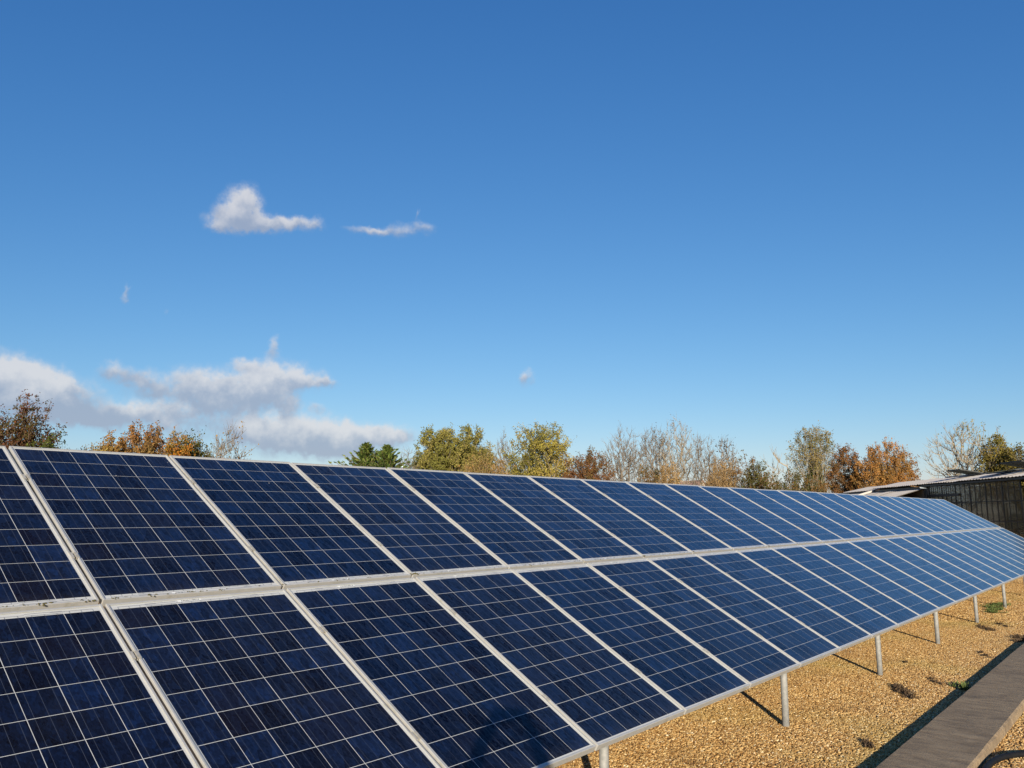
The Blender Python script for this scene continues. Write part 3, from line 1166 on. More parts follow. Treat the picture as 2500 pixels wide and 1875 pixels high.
        obj('foliage', me, None, root)
    if ivy:
        frac, m_, rr, cols = ivy
        line = trunk_lines[len(trunk_lines) // 2]
        zz = rg.uniform(0, 1, m_) ** 0.8 * frac
        cp = np.stack([np.interp(zz * H, line[:, 2], line[:, i]) for i in range(2)], 1)
        a = rg.uniform(0, 2 * np.pi, m_)
        r = rr * (1 - 0.65 * zz / frac) * np.sqrt(rg.uniform(0.1, 1, m_))
        P_ = np.stack([cp[:, 0] + np.cos(a) * r, cp[:, 1] + np.sin(a) * r, zz * H], 1)
        V, F = leaves(P_, 0.15, rg, 0.8)
        c = np.array(cols)[rg.integers(0, len(cols), m_)] * rg.uniform(0.6, 1.3, (m_, 1))
        obj('ivy', np_mesh('ivy', V, [F], [LEAF], col=np.repeat(c, 4, 0)), None, root)
    return root


OLIVE = [(0.20, 0.180, 0.045), (0.155, 0.150, 0.038), (0.24, 0.205, 0.06), (0.125, 0.125, 0.032)]
RUST = [(0.29, 0.135, 0.035), (0.24, 0.12, 0.035), (0.33, 0.17, 0.05), (0.19, 0.115, 0.035)]
REDBR = [(0.125, 0.050, 0.026), (0.10, 0.050, 0.026), (0.095, 0.060, 0.028), (0.075, 0.060, 0.022)]
ORANGE = [(0.36, 0.145, 0.020), (0.28, 0.115, 0.022), (0.22, 0.12, 0.028), (0.22, 0.145, 0.03)]
DARKOL = [(0.075, 0.075, 0.015), (0.15, 0.115, 0.02), (0.055, 0.055, 0.015), (0.24, 0.16, 0.02)]
BROWN = [(0.145, 0.085, 0.032), (0.11, 0.07, 0.028), (0.10, 0.085, 0.03), (0.19, 0.105, 0.035)]
IVY = [(0.06, 0.08, 0.018), (0.10, 0.115, 0.026), (0.04, 0.052, 0.014)]
TAN = [(0.24, 0.155, 0.06), (0.19, 0.12, 0.05), (0.28, 0.18, 0.07)]
ROW = 'trees and shrubs behind the array'

# left: wind-blown trees close behind the array
plant('beech_tree', 'dark red leaved tree with bare twigs at the left edge', 'tree', 71.9, 34, 0.1015, 2.3, 0.08, 'brown', 1, 620, 0.5, 0.010, 6, 0.75, 24000, 0.115, REDBR, off=0.1, shell=0.40, lobe_amp=0.3, group=ROW, ivy=(0.35, 900, 0.5, IVY))
plant('ivy_bush', 'low dark ivy bush beside the dark red tree', 'bush', 69.4, 33, 0.079, 1.0, 0.05, 'brown', 2, 160, 0.5, 0.010, 5, 0.8, 7000, 0.12, IVY, lobe_amp=0.45, lobes=4, group=ROW)
plant('hawthorn', 'olive yellow shrub at the left end of the autumn hedge', 'shrub', 66.75, 36, 0.087, 1.75, 0.06, 'straw', 3, 320, 0.5, 0.009, 5, 0.5, 17000, 0.12, [(0.24, 0.17, 0.045), (0.17, 0.13, 0.04), (0.22, 0.12, 0.035)], group=ROW)
plant('hawthorn', 'rust orange shrub, tallest of the autumn hedge', 'shrub', 64.95, 36.5, 0.0905, 1.45, 0.06, 'brown', 4, 340, 0.5, 0.009, 6, 0.6, 16000, 0.12, [(0.27, 0.120, 0.040), (0.20, 0.105, 0.040), (0.19, 0.125, 0.045), (0.25, 0.135, 0.05)], group=ROW)
plant('hawthorn', 'brown shrub between the rust orange and bright orange shrubs', 'shrub', 63.5, 37, 0.089, 1.35, 0.06, 'brown', 5, 260, 0.5, 0.009, 6, 0.6, 12000, 0.12, [(0.24, 0.13, 0.05), (0.20, 0.12, 0.05), (0.30, 0.12, 0.03)], group=ROW)
plant('maple_shrub', 'bright orange low shrub in the autumn hedge', 'shrub', 62.5, 35.5, 0.08, 1.2, 0.05, 'brown', 6, 220, 0.5, 0.009, 4, 0.5, 10000, 0.12, ORANGE, lobe_amp=0.35, group=ROW)
plant('hawthorn', 'dark olive tree with yellow leaves right of the orange shrub', 'tree', 61.5, 37.5, 0.089, 1.25, 0.1, 'brown', 7, 330, 0.55, 0.010, 6, 0.8, 9000, 0.12, DARKOL, lobe_amp=0.35, shell=0.35, group=ROW)
plant('hawthorn', 'sparse twiggy tree ending the autumn hedge on the right', 'tree', 59.3, 37, 0.09, 1.5, 0.18, 'grey', 8, 360, 0.6, 0.010, 6, 0.75, 1900, 0.13, [(0.20, 0.13, 0.035), (0.15, 0.10, 0.03), (0.26, 0.16, 0.04)], lobe_amp=0.4, shell=0.4, leaf_shift=0.9, group=ROW)

# centre
plant('bare_tree', 'small bare grey tree left of the big olive tree', 'tree', 47.1, 66, 0.0800, 0.75, 0.2, 'grey', 9, 200, 0.7, 0.013, 6, 0.9, group=ROW)
plant('leafy_tree', 'big olive yellow tree right of the conifers', 'tree', 44.75, 68, 0.1035, 2.05, 0.12, 'grey', 10, 620, 0.5, 0.014, 5, 0.7, 26000, 0.21, OLIVE, group=ROW, lobes=9, lobe_amp=0.13)
plant('leafy_tree', 'olive tree joined to the right side of the big olive one', 'tree', 42.7, 70, 0.1040, 1.7, 0.12, 'grey', 11, 520, 0.5, 0.014, 5, 0.7, 20000, 0.21, OLIVE, group=ROW, lobes=8, lobe_amp=0.15)
plant('willow_shrub', 'straw coloured brown shrub in front of the olive trees', 'shrub', 41.7, 62, 0.0680, 1.75, 0.04, 'straw', 12, 620, 0.75, 0.013, 7, 1.0, 6500, 0.17, [(0.25, 0.155, 0.055), (0.17, 0.12, 0.04), (0.14, 0.115, 0.035)], group=ROW, lobe_amp=0.3)
plant('bare_tree', 'thin bare tree between two olive leaved trees', 'tree', 40.3, 74, 0.1000, 0.75, 0.2, 'grey', 13, 260, 0.7, 0.013, 6, 0.9, 700, 0.18, OLIVE, group=ROW)
plant('leafy_tree', 'olive yellow tree standing alone near the middle', 'tree', 37.6, 69, 0.1020, 2.2, 0.10, 'grey', 14, 640, 0.5, 0.014, 5, 0.75, 17000, 0.21, [(0.27, 0.23, 0.05), (0.20, 0.18, 0.04), (0.14, 0.13, 0.035), (0.32, 0.25, 0.07)], group=ROW, lobes=8, lobe_amp=0.3, shell=0.38)
plant('hawthorn', 'reddish brown shrub left of the tall bare trees', 'shrub', 34.0, 64, 0.0720, 1.75, 0.04, 'brown', 15, 420, 0.5, 0.012, 5, 0.7, 11000, 0.18, [(0.17, 0.075, 0.03), (0.13, 0.07, 0.03), (0.12, 0.085, 0.03)], group=ROW, lobe_amp=0.35, off=-0.2)
plant('bare_tree', 'round bare grey tree, leftmost of the tall bare ones', 'tree', 31.5, 76, 0.1030, 1.75, 0.16, 'grey', 16, 950, 0.75, 0.013, 6, 0.85, 1200, 0.16, BROWN, group=ROW, shell=0.5, lobe_amp=0.12, ivy=(0.35, 800, 0.6, IVY), upright=0.3)
plant('bare_tree', 'tall bare tree with ivied trunk, second of the bare ones', 'tree', 29.4, 78, 0.1050, 1.25, 0.2, 'grey', 17, 640, 0.9, 0.013, 6, 0.95, 700, 0.18, BROWN, group=ROW, lobe_amp=0.18, ivy=(0.6, 1500, 0.55, IVY), upright=0.4, leaf_top=(0.7, 1.0))
plant('bare_tree', 'tallest bare tree in the middle of the bare row', 'tree', 27.85, 77, 0.1070, 1.35, 0.2, 'pale', 18, 720, 0.9, 0.013, 6, 0.95, 500, 0.18, BROWN, group=ROW, lobe_amp=0.18, ivy=(0.5, 1300, 0.5, IVY), upright=0.4, leaf_top=(0.7, 1.0))
plant('hawthorn', 'small brown shrub at the foot of the tall bare trees', 'shrub', 28.5, 66, 0.0550, 0.95, 0.03, 'straw', 19, 240, 0.8, 0.012, 6, 0.7, 2600, 0.16, TAN, group=ROW)
plant('hawthorn', 'green brown shrub just left of the tan one under bare trees', 'shrub', 30.1, 67, 0.0500, 1.0, 0.03, 'brown', 20, 240, 0.6, 0.012, 6, 0.7, 4500, 0.17, BROWN, group=ROW)
plant('bare_tree', 'slim bare tree right of the tallest bare tree', 'tree', 26.15, 75, 0.0925, 0.78, 0.25, 'grey', 21, 340, 0.8, 0.013, 6, 0.9, 350, 0.18, BROWN, group=ROW, ivy=(0.45, 900, 0.5, IVY))
plant('bare_tree', 'bare tree with dark seed clumps behind the tan shrub', 'tree', 24.7, 74, 0.0885, 0.9, 0.25, 'grey', 22, 380, 0.8, 0.013, 6, 0.9, 900, 0.22, [(0.06, 0.045, 0.03), (0.09, 0.06, 0.035)], group=ROW, leaf_top=(0.5, 1.0))
plant('hazel_shrub', 'dense tan shrub of upright stems among the bare trees', 'shrub', 25.0, 65, 0.0600, 1.25, 0.02, 'straw', 23, 760, 0.95, 0.013, 7, 0.8, 4500, 0.15, TAN, group=ROW, lobe_amp=0.15, trunks=3)
plant('hawthorn', 'brown and green thorn bush right of the tan shrub', 'shrub', 22.9, 64, 0.0610, 1.05, 0.04, 'brown', 24, 330, 0.6, 0.012, 6, 0.8, 6000, 0.17, [(0.17, 0.095, 0.03), (0.10, 0.075, 0.025), (0.075, 0.075, 0.02)], group=ROW, lobe_amp=0.35)
plant('dead_tree', 'pale dead tree with few bent branches', 'tree', 21.5, 68, 0.0700, 1.05, 0.25, 'pale', 25, 46, 0.9, 0.022, 4, 1.2, group=ROW, lobe_amp=0.2, ivy=(0.45, 900, 0.6, IVY))
plant('bramble_hedge', 'low brown and green hedge under the dead tree', 'hedge', 20.6, 62, 0.0400, 2.3, 0.02, 'brown', 26, 420, 0.5, 0.012, 5, 0.7, 10000, 0.18, [(0.12, 0.08, 0.03), (0.08, 0.075, 0.022), (0.15, 0.085, 0.03)], group=ROW, lobe_amp=0.4, lobes=10)

# right
plant('ivied_tree', 'tall thin leaved tree wrapped in dark ivy below', 'tree', 18.85, 88, 0.0985, 1.45, 0.25, 'pale', 27, 560, 0.8, 0.013, 6, 0.8, 3200, 0.21, [(0.17, 0.14, 0.04), (0.12, 0.11, 0.03), (0.22, 0.17, 0.06)], group=ROW, ivy=(0.66, 7500, 1.7, IVY), leaf_top=(0.5, 1.0), lobe_amp=0.3)
plant('beech_tree', 'narrow rust brown tree between the ivied and round ones', 'tree', 16.9, 88, 0.0735, 1.1, 0.05, 'brown', 28, 420, 0.6, 0.012, 6, 0.7, 10000, 0.2, [(0.20, 0.095, 0.035), (0.16, 0.08, 0.03), (0.12, 0.075, 0.03)], group=ROW)
plant('beech_tree', 'round rust orange tree beside the greenhouse roof', 'tree', 14.6, 86, 0.0745, 1.85, 0.06, 'straw', 29, 800, 0.75, 0.013, 6, 0.7, 20000, 0.2, RUST, group=ROW, lobe_amp=0.15, lobes=9, shell=0.45)
plant('ash_tree', 'spreading bare tree with a thick trunk behind the greenhouse', 'tree', 10.2, 84, 0.093, 2.35, 0.30, 'pale', 30, 520, 0.75, 0.018, 6, 1.1, 1900, 0.22, OLIVE, group=ROW, lobe_amp=0.2, off=0.35, leaf_top=(0.55, 1.0), leaf_shift=0.8, fork=0.34, upright=0.25)
plant('leafy_tree', 'olive tree at the right behind the greenhouse', 'tree', 8.25, 82, 0.0765, 0.85, 0.25, 'grey', 31, 300, 0.55, 0.013, 5, 0.7, 6500, 0.24, [(0.17, 0.14, 0.03), (0.13, 0.115, 0.03), (0.20, 0.155, 0.04)], group=ROW, lobe_amp=0.3)
plant('leafy_tree', 'dark olive tree cut by the right edge', 'tree', 6.9, 80, 0.0690, 0.95, 0.2, 'grey', 32, 300, 0.55, 0.013, 5, 0.7, 6500, 0.24, [(0.12, 0.10, 0.025), (0.10, 0.085, 0.025), (0.15, 0.12, 0.03)], group=ROW, lobe_amp=0.3)


def conifer(label, az, dist, tan_top, half_w, seed):
    rg = np.random.default_rng(seed)
    base = at_bearing(az, dist)
    H = CAM.z + dist * tan_top
    Rw = dist * math.tan(R(half_w))
    root = tag(empty('cypress_tree', base), label, 'tree', ROW)
    b = MB()
    b.tube([(0, 0, -0.1), (0.05, 0.02, H * 0.5), (0, 0.05, H * 0.97)], [0.22, 0.13, 0.02], 8)
    obj('trunk', b.mesh('trunk', None, True), BARK['brown'], root)
    P0, P1, LP, LD = [], [], [], []
    nb = 300
    for i in range(nb):
        s = 1 - (i / nb) ** 0.95 * 0.80
        z = H * s
        a = i * 2.399 + rg.normal(0, 0.35)
        reach = min(Rw * 1.15, (H - z) * 0.95 + 0.12) * rg.uniform(0.5, 1.2)
        d = np.array([math.cos(a), math.sin(a), 0])
        p0 = np.array([0, 0, z - 0.12 * reach])
        rise = rg.uniform(0.25, 0.6) * reach
        m = 6
        prev = p0
        for q in range(1, m + 1):
            t = q / m
            p = p0 + d * reach * t + np.array([0, 0, rise * (t * t * 1.15 - 0.30 * t)])
            P0.append(prev); P1.append(p)
            # flat feathery sprays along the branch, narrowing to a spike
            k = int(8 - 4 * t)
            off = rg.normal(0, 1, (k, 3)) * np.array([0.13, 0.13, 0.04]) * (1.15 - t) * (0.5 + reach * 0.5)
            LP.append(p + off)
            dd = np.tile(d + [0, 0, 0.55], (k, 1)) + rg.normal(0, 0.3, (k, 3))
            LD.append(dd)
            prev = p
    V, F = tubes(np.array(P0), np.array(P1), np.full(len(P0), 0.022), np.full(len(P0), 0.014), 3)
    obj('branches', np_mesh('branches', V, [F], [BARK['brown']]), None, root)
    LP = np.concatenate(LP)
    LD = np.concatenate(LD)
    LD /= np.linalg.norm(LD, axis=1, keepdims=True)
    n = len(LP)
    s = np.cross(LD, rg.normal(0, 0.5, (n, 3)) + [0, 0, 1.0])
    s /= np.linalg.norm(s, axis=1, keepdims=True) + 1e-9
    L = rg.uniform(0.15, 0.36, n)[:, None]
    V = np.stack([LP - LD * L * .5, LP + s * L * .22, LP + LD * L * .6, LP - s * L * .22], 1).reshape(-1, 3)
    c = np.array([(0.060, 0.095, 0.022), (0.095, 0.125, 0.028), (0.040, 0.065, 0.018), (0.130, 0.150, 0.04)])[rg.integers(0, 4, n)] * rg.uniform(1.0, 1.9, (n, 1))
    obj('foliage', np_mesh('foliage', V, [np.arange(4 * n).reshape(n, 4)], [LEAF], col=np.repeat(c, 4, 0)), None, root)


conifer('dark green cypress, left and taller of the pair', 50.05, 58, 0.0850, 2.2, 41)
conifer('dark green cypress, right one of the pair', 48.55, 57, 0.0825, 1.8, 42)

# ------------------------------------------------------------------ greenhouse with corrugated roofs
GU = Vector((-0.825, -0.566, 0)).normalized()       # along the glazed front, towards the viewer
GW = Vector((GU.y * -1, GU.x, 0)) * -1              # into the building
GW = Vector((0.566, -0.825, 0)).normalized()
G0 = Vector((57.73, 10.23, -0.849))
GS = 1.4545
GROT = math.atan2(GU.y, GU.x)                        # local x = along the front
# local frame: x along GU, y = into the building, z up
if (Matrix.Rotation(GROT, 3, 'Z') @ Vector((0, 1, 0))).dot(GW) < 0:
    YS = -1
else:
    YS = 1

dark_metal = simple('dark_glazing_bar', (0.014, 0.016, 0.015), (0.03, 0.032, 0.03), 12, 0.5, 0.2)
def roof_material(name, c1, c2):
    """cement sheet, darker in the valleys of the corrugation"""
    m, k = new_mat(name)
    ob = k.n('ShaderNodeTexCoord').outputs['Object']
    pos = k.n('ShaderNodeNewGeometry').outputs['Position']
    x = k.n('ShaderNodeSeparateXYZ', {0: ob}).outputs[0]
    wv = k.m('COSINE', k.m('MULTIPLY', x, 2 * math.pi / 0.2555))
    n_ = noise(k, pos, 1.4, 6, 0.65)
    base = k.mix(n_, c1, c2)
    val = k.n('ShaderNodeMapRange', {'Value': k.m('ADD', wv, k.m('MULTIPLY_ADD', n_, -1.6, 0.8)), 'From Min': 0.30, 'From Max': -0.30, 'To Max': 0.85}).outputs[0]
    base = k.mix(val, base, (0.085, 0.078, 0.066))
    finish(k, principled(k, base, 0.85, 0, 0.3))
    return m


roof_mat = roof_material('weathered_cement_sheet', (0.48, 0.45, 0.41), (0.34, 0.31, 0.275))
roof_pale = roof_material('pale_cement_sheet', (0.52, 0.485, 0.445), (0.37, 0.345, 0.315))  # paler version of the sheet, laid on the near slopes
flash_mat = simple('pale_flashing', (0.45, 0.42, 0.37), (0.36, 0.33, 0.29), 6, 0.6)
soil_mat = simple('greenhouse_floor', (0.06, 0.05, 0.04), (0.10, 0.085, 0.065), 3, 0.9)
wood_mat = simple('bench_timber', (0.10, 0.085, 0.065), (0.17, 0.14, 0.10), 6, 0.8)


def pane_material():
    m, k = new_mat('greenhouse_glass')
    pos = k.n('ShaderNodeNewGeometry').outputs['Position']
    rnd = k.n('ShaderNodeObjectInfo').outputs['Random']
    shift = k.n('ShaderNodeCombineXYZ', {0: k.m('MULTIPLY', rnd, 7.0), 1: 0.0, 2: k.m('MULTIPLY', rnd, 2.0)}).outputs[0]
    st3 = k.n('ShaderNodeVectorMath', {0: pos, 1: (0.55, 0.55, 4.2), 2: shift}, operation='MULTIPLY_ADD').outputs[0]
    h = noise(k, st3, 2.0, 3, 0.55)
    nrm = bump(k, h, 0.4, 0.06)
    face = k.n('ShaderNodeLayerWeight', {'Blend': 0.5, 'Normal': nrm}).outputs['Facing']
    fres = k.m('MULTIPLY_ADD', k.m('POWER', face, 5.0), 0.85, 0.05)
    gl = k.n('ShaderNodeBsdfGlossy', {'Color': (0.9, 0.95, 1, 1), 'Roughness': 0.04, 'Normal': nrm}).outputs[0]
    tr = k.n('ShaderNodeBsdfTransparent', {0: (0.56, 0.57, 0.55, 1)}).outputs[0]
    mix = k.n('ShaderNodeMixShader', {0: fres, 1: tr, 2: gl}).outputs[0]
    # algae film, plus wavy reflections painted in as pale diffuse streaks
    film_refl = k.n('ShaderNodeMapRange', {'Value': noise(k, st3, 3.2, 4, 0.6), 'From Min': 0.52, 'From Max': 0.70, 'To Min': 0.06, 'To Max': 0.34}).outputs[0]
    dd = k.n('ShaderNodeBsdfDiffuse', {0: (0.34, 0.36, 0.28, 1)}).outputs[0]
    finish(k, k.n('ShaderNodeMixShader', {0: film_refl, 1: mix, 2: dd}).outputs[0])
    return m


pane_mat = pane_material()


def corrugated(name, w, L, rise, amp=0.022, pitch=0.2555, mat=None):
    """one sheet: x across the corrugations, y up the slope, rise over L"""
    n = int(round(w / pitch)) * 6
    v, f = [], []
    for i in range(n + 1):
        x = w * i / n
        z = amp * math.cos(2 * math.pi * i / 6)
        v += [(x, 0, z), (x, YS * L, z + rise), (x, 0, z - 0.008), (x, YS * L, z + rise - 0.008)]
    for i in range(n):
        a, b_ = i * 4, (i + 1) * 4
        f += [(a, b_, b_ + 1, a + 1), (a + 2, a + 3, b_ + 3, b_ + 2), (a, a + 2, b_ + 2, b_), (a + 1, b_ + 1, b_ + 3, a + 3)]
    me = bpy.data.meshes.new(name)
    me.from_pydata(v, [], f)
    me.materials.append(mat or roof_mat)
    return me


def greenhouse():
    g = empty('greenhouse', G0, (0, 0, GROT))
    g.scale = (GS, GS, GS)
    tag(g, 'old dark framed greenhouse with corrugated roof at the right edge', 'greenhouse')
    Ltot, EZ, bay = 9.1, 3.07, 1.3
    nb = int(Ltot / bay)
    tz = [0.0, 0.77, 1.54, 2.31, EZ]

    def bx(name, x0, x1, y0, y1, z0, z1, mat=dark_metal):
        b = MB()
        if YS < 0:
            y0, y1 = -y1, -y0
        b.box(x0, x1, y0, y1, z0, z1)
        return obj(name, b.mesh(name), mat, g)
    # posts and glazing bars
    for i in range(nb + 1):
        bx('post', i * bay - 0.035, i * bay + 0.035, -0.014, 0.03, 0, EZ)
    for i in range(nb):
        for q in (1, 2):
            x = i * bay + bay * q / 3
            bx('glazing_bar', x - 0.018, x + 0.018, -0.010, 0.012, 0.05, EZ - 0.02)
    for z in tz[1:-1]:
        bx('transom', 0, Ltot, -0.009, 0.009, z - 0.018, z + 0.018)
    bx('sill', -0.02, Ltot, -0.05, 0.11, 0.0, 0.10)
    bx('gutter', -0.55, Ltot + 0.1, -0.13, -0.035, EZ + 0.0, EZ + 0.075)
    bx('head_beam', -0.08, 3.0, -0.06, -0.0145, 2.58, 2.70)
    for i in range(nb * 3):
        x0 = i * bay / 3
        for z0_, z1_ in zip(tz, tz[1:]):
            b = MB()
            x1 = x0 + bay / 3
            y = 0.0
            b.box(x0 + 0.012, x1 - 0.012, y - 0.002, y + 0.002, z0_ + 0.012, z1_ - 0.012)
            obj('pane', b.mesh('pane'), pane_mat, g)
    # extra bars of the small upper lights near the corner
    for x in (0.22, 0.65, 1.08, 1.52, 1.95, 2.38):
        bx('glazing_bar', x - 0.013, x + 0.013, -0.009, 0.010, 2.70, EZ - 0.06)
    # end walls, back wall and floor
    simple('end_boarding', (0.10, 0.095, 0.085), (0.16, 0.15, 0.13), 4, 0.8)
    for i in range(13):
        yy = 0.1 + i * 0.65
        bx('end_bar', -0.055, -0.015, yy - 0.02, yy + 0.02, 0, EZ + 0.1)
        if i < 12:
            for z0_, z1_ in zip(tz, tz[1:]):
                bx('pane', -0.037, -0.033, yy + 0.02, yy + 0.63, z0_ + 0.012, z1_ - 0.012, pane_mat)
        bx('end_bar', Ltot - 0.005, Ltot + 0.035, yy - 0.02, yy + 0.02, 0, EZ + 0.1)
        if i < 12:
            for z0_, z1_ in zip(tz, tz[1:]):
                bx('pane', Ltot + 0.012, Ltot + 0.016, yy + 0.02, yy + 0.63, z0_ + 0.012, z1_ - 0.012, pane_mat)
    for z in tz[1:]:
        bx('transom', Ltot + 0.002, Ltot + 0.030, 0.06, 7.9, z - 0.018, z + 0.018)
        bx('transom', -0.050, -0.020, 0.06, 7.9, z - 0.018, z + 0.018)
    bx('back_wall', -0.02, Ltot + 0.02, 7.96, 8.0, 0, EZ, MATS['end_boarding'])
    bx('floor', 0, Ltot, 0.12, 7.9, 0.56, 0.62, soil_mat)
    for yy in (1.2, 3.4, 5.6):
        o = bx('bench', 0.4, Ltot - 0.4, yy, yy + 1.1, 1.12, 1.18, wood_mat)
    for i in range(0, nb, 2):
        bx('inner_post', i * bay + 0.6, i * bay + 0.66, 2.62, 2.68, 0, EZ, dark_metal)
    # three low corrugated spans
    run, rise = 1.32, 0.30
    up = corrugated('roof_sheet', 1.022, run + 0.02, rise, mat=roof_pale)
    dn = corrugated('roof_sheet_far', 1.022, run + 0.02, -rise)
    jr = random.Random(5)
    for s in range(3):
        for i in range(-1, int(Ltot) + 1):
            o = obj('roof_sheet', up, None, g, (i * 1.0 - 0.02, YS * (s * 2 * run - 0.09), 3.20 + jr.uniform(-.012, .012)))
            o = obj('roof_sheet', dn, None, g, (i * 1.0 - 0.02, YS * (s * 2 * run + run - 0.06), 3.20 + rise + jr.uniform(-.012, .012)))
        bx('ridge_cap', -1.0, Ltot + 0.2, s * 2 * run + run - 0.16, s * 2 * run + run - 0.02, 3.20 + rise + 0.025, 3.20 + rise + 0.06, flash_mat)
    # opened roof vents standing on the ridge
    for (x, s, w, L, lift) in ((1.25, 0, 1.3, 0.95, 0.15), (4.5, 0, 1.1, 0.8, -0.13), (6.0, 0, 1.6, 1.0, 0.20)):
        y0 = s * 2 * run + run - 0.08
        zr = 3.20 + rise + 0.075

        def q(px, t, dz):
            return (px, YS * (y0 - L * t), zr + lift * t + dz)

        def slab(bm_, xa, xb, ta, tb, d0, d1):
            k0 = len(bm_.v)
            bm_.v += [q(xa, ta, d0), q(xb, ta, d0), q(xb, tb, d0), q(xa, tb, d0), q(xa, ta, d1), q(xb, ta, d1), q(xb, tb, d1), q(xa, tb, d1)]
            for fc in ((0, 3, 2, 1), (4, 5, 6, 7), (0, 1, 5, 4), (1, 2, 6, 5), (2, 3, 7, 6), (3, 0, 4, 7)):
                bm_.f.append(tuple(k0 + i_ for i_ in fc))
                bm_.mi.append(0)
        v = MB()
        slab(v, x, x + w, 0.0, 0.05, -0.02, 0.02)
        slab(v, x, x + w, 0.95, 1.0, -0.02, 0.02)
        for i_ in range(5):
            xa = x + i_ * (w - 0.05) / 4
            slab(v, xa, xa + 0.05, 0.05, 0.95, -0.018, 0.018)
        o = obj('roof_vent', v.mesh('roof_vent'), dark_metal, g)
        v = MB()
        slab(v, x, x + w, 0.0, 1.0, 0.022, 0.028)
        obj('vent_glass', v.mesh('vent_glass'), pane_mat, o)
        if lift > 0.2:
            v = MB()
            v.tube([q(x + w * 0.5, 0.9, -0.02), (x + w * 0.5, YS * (y0 - L * 0.62), zr - 0.16)], 0.015, 6)
            obj('vent_prop', v.mesh('vent_prop'), dark_metal, o)
    # prop of the first vent
    return g


greenhouse()


def lean_to():
    g = empty('lean_to_shed', G0, (0, 0, GROT))
    g.scale = (GS, GS, GS)
    tag(g, 'low shed with sloping corrugated roof left of the greenhouse', 'shed')

    def bx(name, x0, x1, y0, y1, z0, z1, mat):
        b = MB()
        if YS < 0:
            y0, y1 = -y1, -y0
        b.box(x0, x1, y0, y1, z0, z1)
        return obj(name, b.mesh(name), mat, g)
    wall = simple('shed_boards', (0.12, 0.11, 0.095), (0.19, 0.17, 0.145), 5, 0.85)
    X = -13.2
    bx('wall', X, -0.09, -0.02, 0.04, 0, 3.0, wall)
    for x in (-0.52, -0.36, -0.2):
        bx('corner_bar', x - 0.02, x + 0.02, -0.045, -0.022, 1.9, 2.98, dark_metal)
    bx('wall', X, -0.60, -3.30, -3.25, 0, 1.95, wall)
    bx('wall', X, X + 0.06, -3.24, -0.03, 0, 1.98, wall)
    bx('wall', -0.66, -0.60, -3.24, -0.03, 0, 1.98, wall)
    L, rise = 3.45, 1.02
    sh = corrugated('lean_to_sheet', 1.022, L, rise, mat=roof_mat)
    jr = random.Random(9)
    for i in range(12):
        o = obj('roof_sheet', sh, None, g, (-1.6 - i, YS * -3.42, 1.98 + jr.uniform(-.015, .015)))
    # light flashing over the party wall
    b = MB()
    yA, yB = YS * -3.4, YS * 0.0
    for x in (-7.2,):
        w = 0.24
        for (dz, ) in ((0.0, ),):
            v = [(x, yA, 2.02), (x + w, yA, 2.02), (x + w, yB, 3.04), (x, yB, 3.04), (x, yA, 2.12), (x + w, yA, 2.12), (x + w, yB, 3.14), (x, yB, 3.14)]
            b.v += v
            for q in ((0, 3, 2, 1), (4, 5, 6, 7), (0, 1, 5, 4), (1, 2, 6, 5), (2, 3, 7, 6), (3, 0, 4, 7)):
                b.f.append(q)
                b.mi.append(0)
    obj('flashing', b.mesh('flashing'), flash_mat, g)
    # main roof behind, its eave standing proud of the lean-to with a dark gap below
    up = corrugated('upper_sheet', 1.022, 1.5, 0.33, mat=roof_pale)
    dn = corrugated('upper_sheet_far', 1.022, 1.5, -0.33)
    for i in range(11):
        drop = 0.0 if i < 6 else -0.10
        o = obj('roof_sheet', up, None, g, (-2.05 - i, YS * -0.12, 3.19 + drop + jr.uniform(-.01, .01)))
        o = obj('roof_sheet', dn, None, g, (-2.05 - i, YS * 1.36, 3.52 + drop + jr.uniform(-.01, .01)))
    bx('fascia', X + 0.2, -1.0, -0.06, -0.022, 3.005, 3.09, dark_metal)
    # lit barge end
    bx('barge_board', -0.98, -0.66, -3.40, -2.9, 2.05, 2.14, flash_mat)
    return g


lean_to()


# a house far off, its pale gable glimpsed between the trees
def house():
    p = at_bearing(27.1, 120)
    h = empty('house', p, (0, 0, R(27.1 + 90 + 35)))
    tag(h, 'small distant house with pale gable roof seen between bare trees', 'house')
    wallm = simple('render_wall', (0.62, 0.56, 0.48), (0.55, 0.49, 0.42), 2, 0.9)
    tile = simple('roof_tile', (0.42, 0.24, 0.18), (0.34, 0.20, 0.15), 3, 0.85)
    b = MB()
    b.box(-0.9, 0.9, -3, 3, 0, 5.3)
    b.face([(-0.9, -3.0, 5.3), (0.9, -3.0, 5.3), (0, -3.0, 6.3)])
    b.face([(-0.9, 3.0, 5.3), (0, 3.0, 6.3), (0.9, 3.0, 5.3)])
    obj('wall', b.mesh('wall'), wallm, h)
    b = MB()
    for s in (-1, 1):
        b.face([(s * 1.1, -3.2, 5.1), (s * 1.1, 3.2, 5.1), (0, 3.2, 6.42), (0, -3.2, 6.42)])
        b.face([(s * 1.1, -3.2, 5.2), (0, -3.2, 6.52), (0, 3.2, 6.52), (s * 1.1, 3.2, 5.2)])
    obj('roof', b.mesh('roof'), tile, h)
    b = MB()
    b.box(-0.35, 0.35, -3.06, -2.99, 1.0, 2.2)
    obj('window', b.mesh('window'), dark_metal, h)


house()


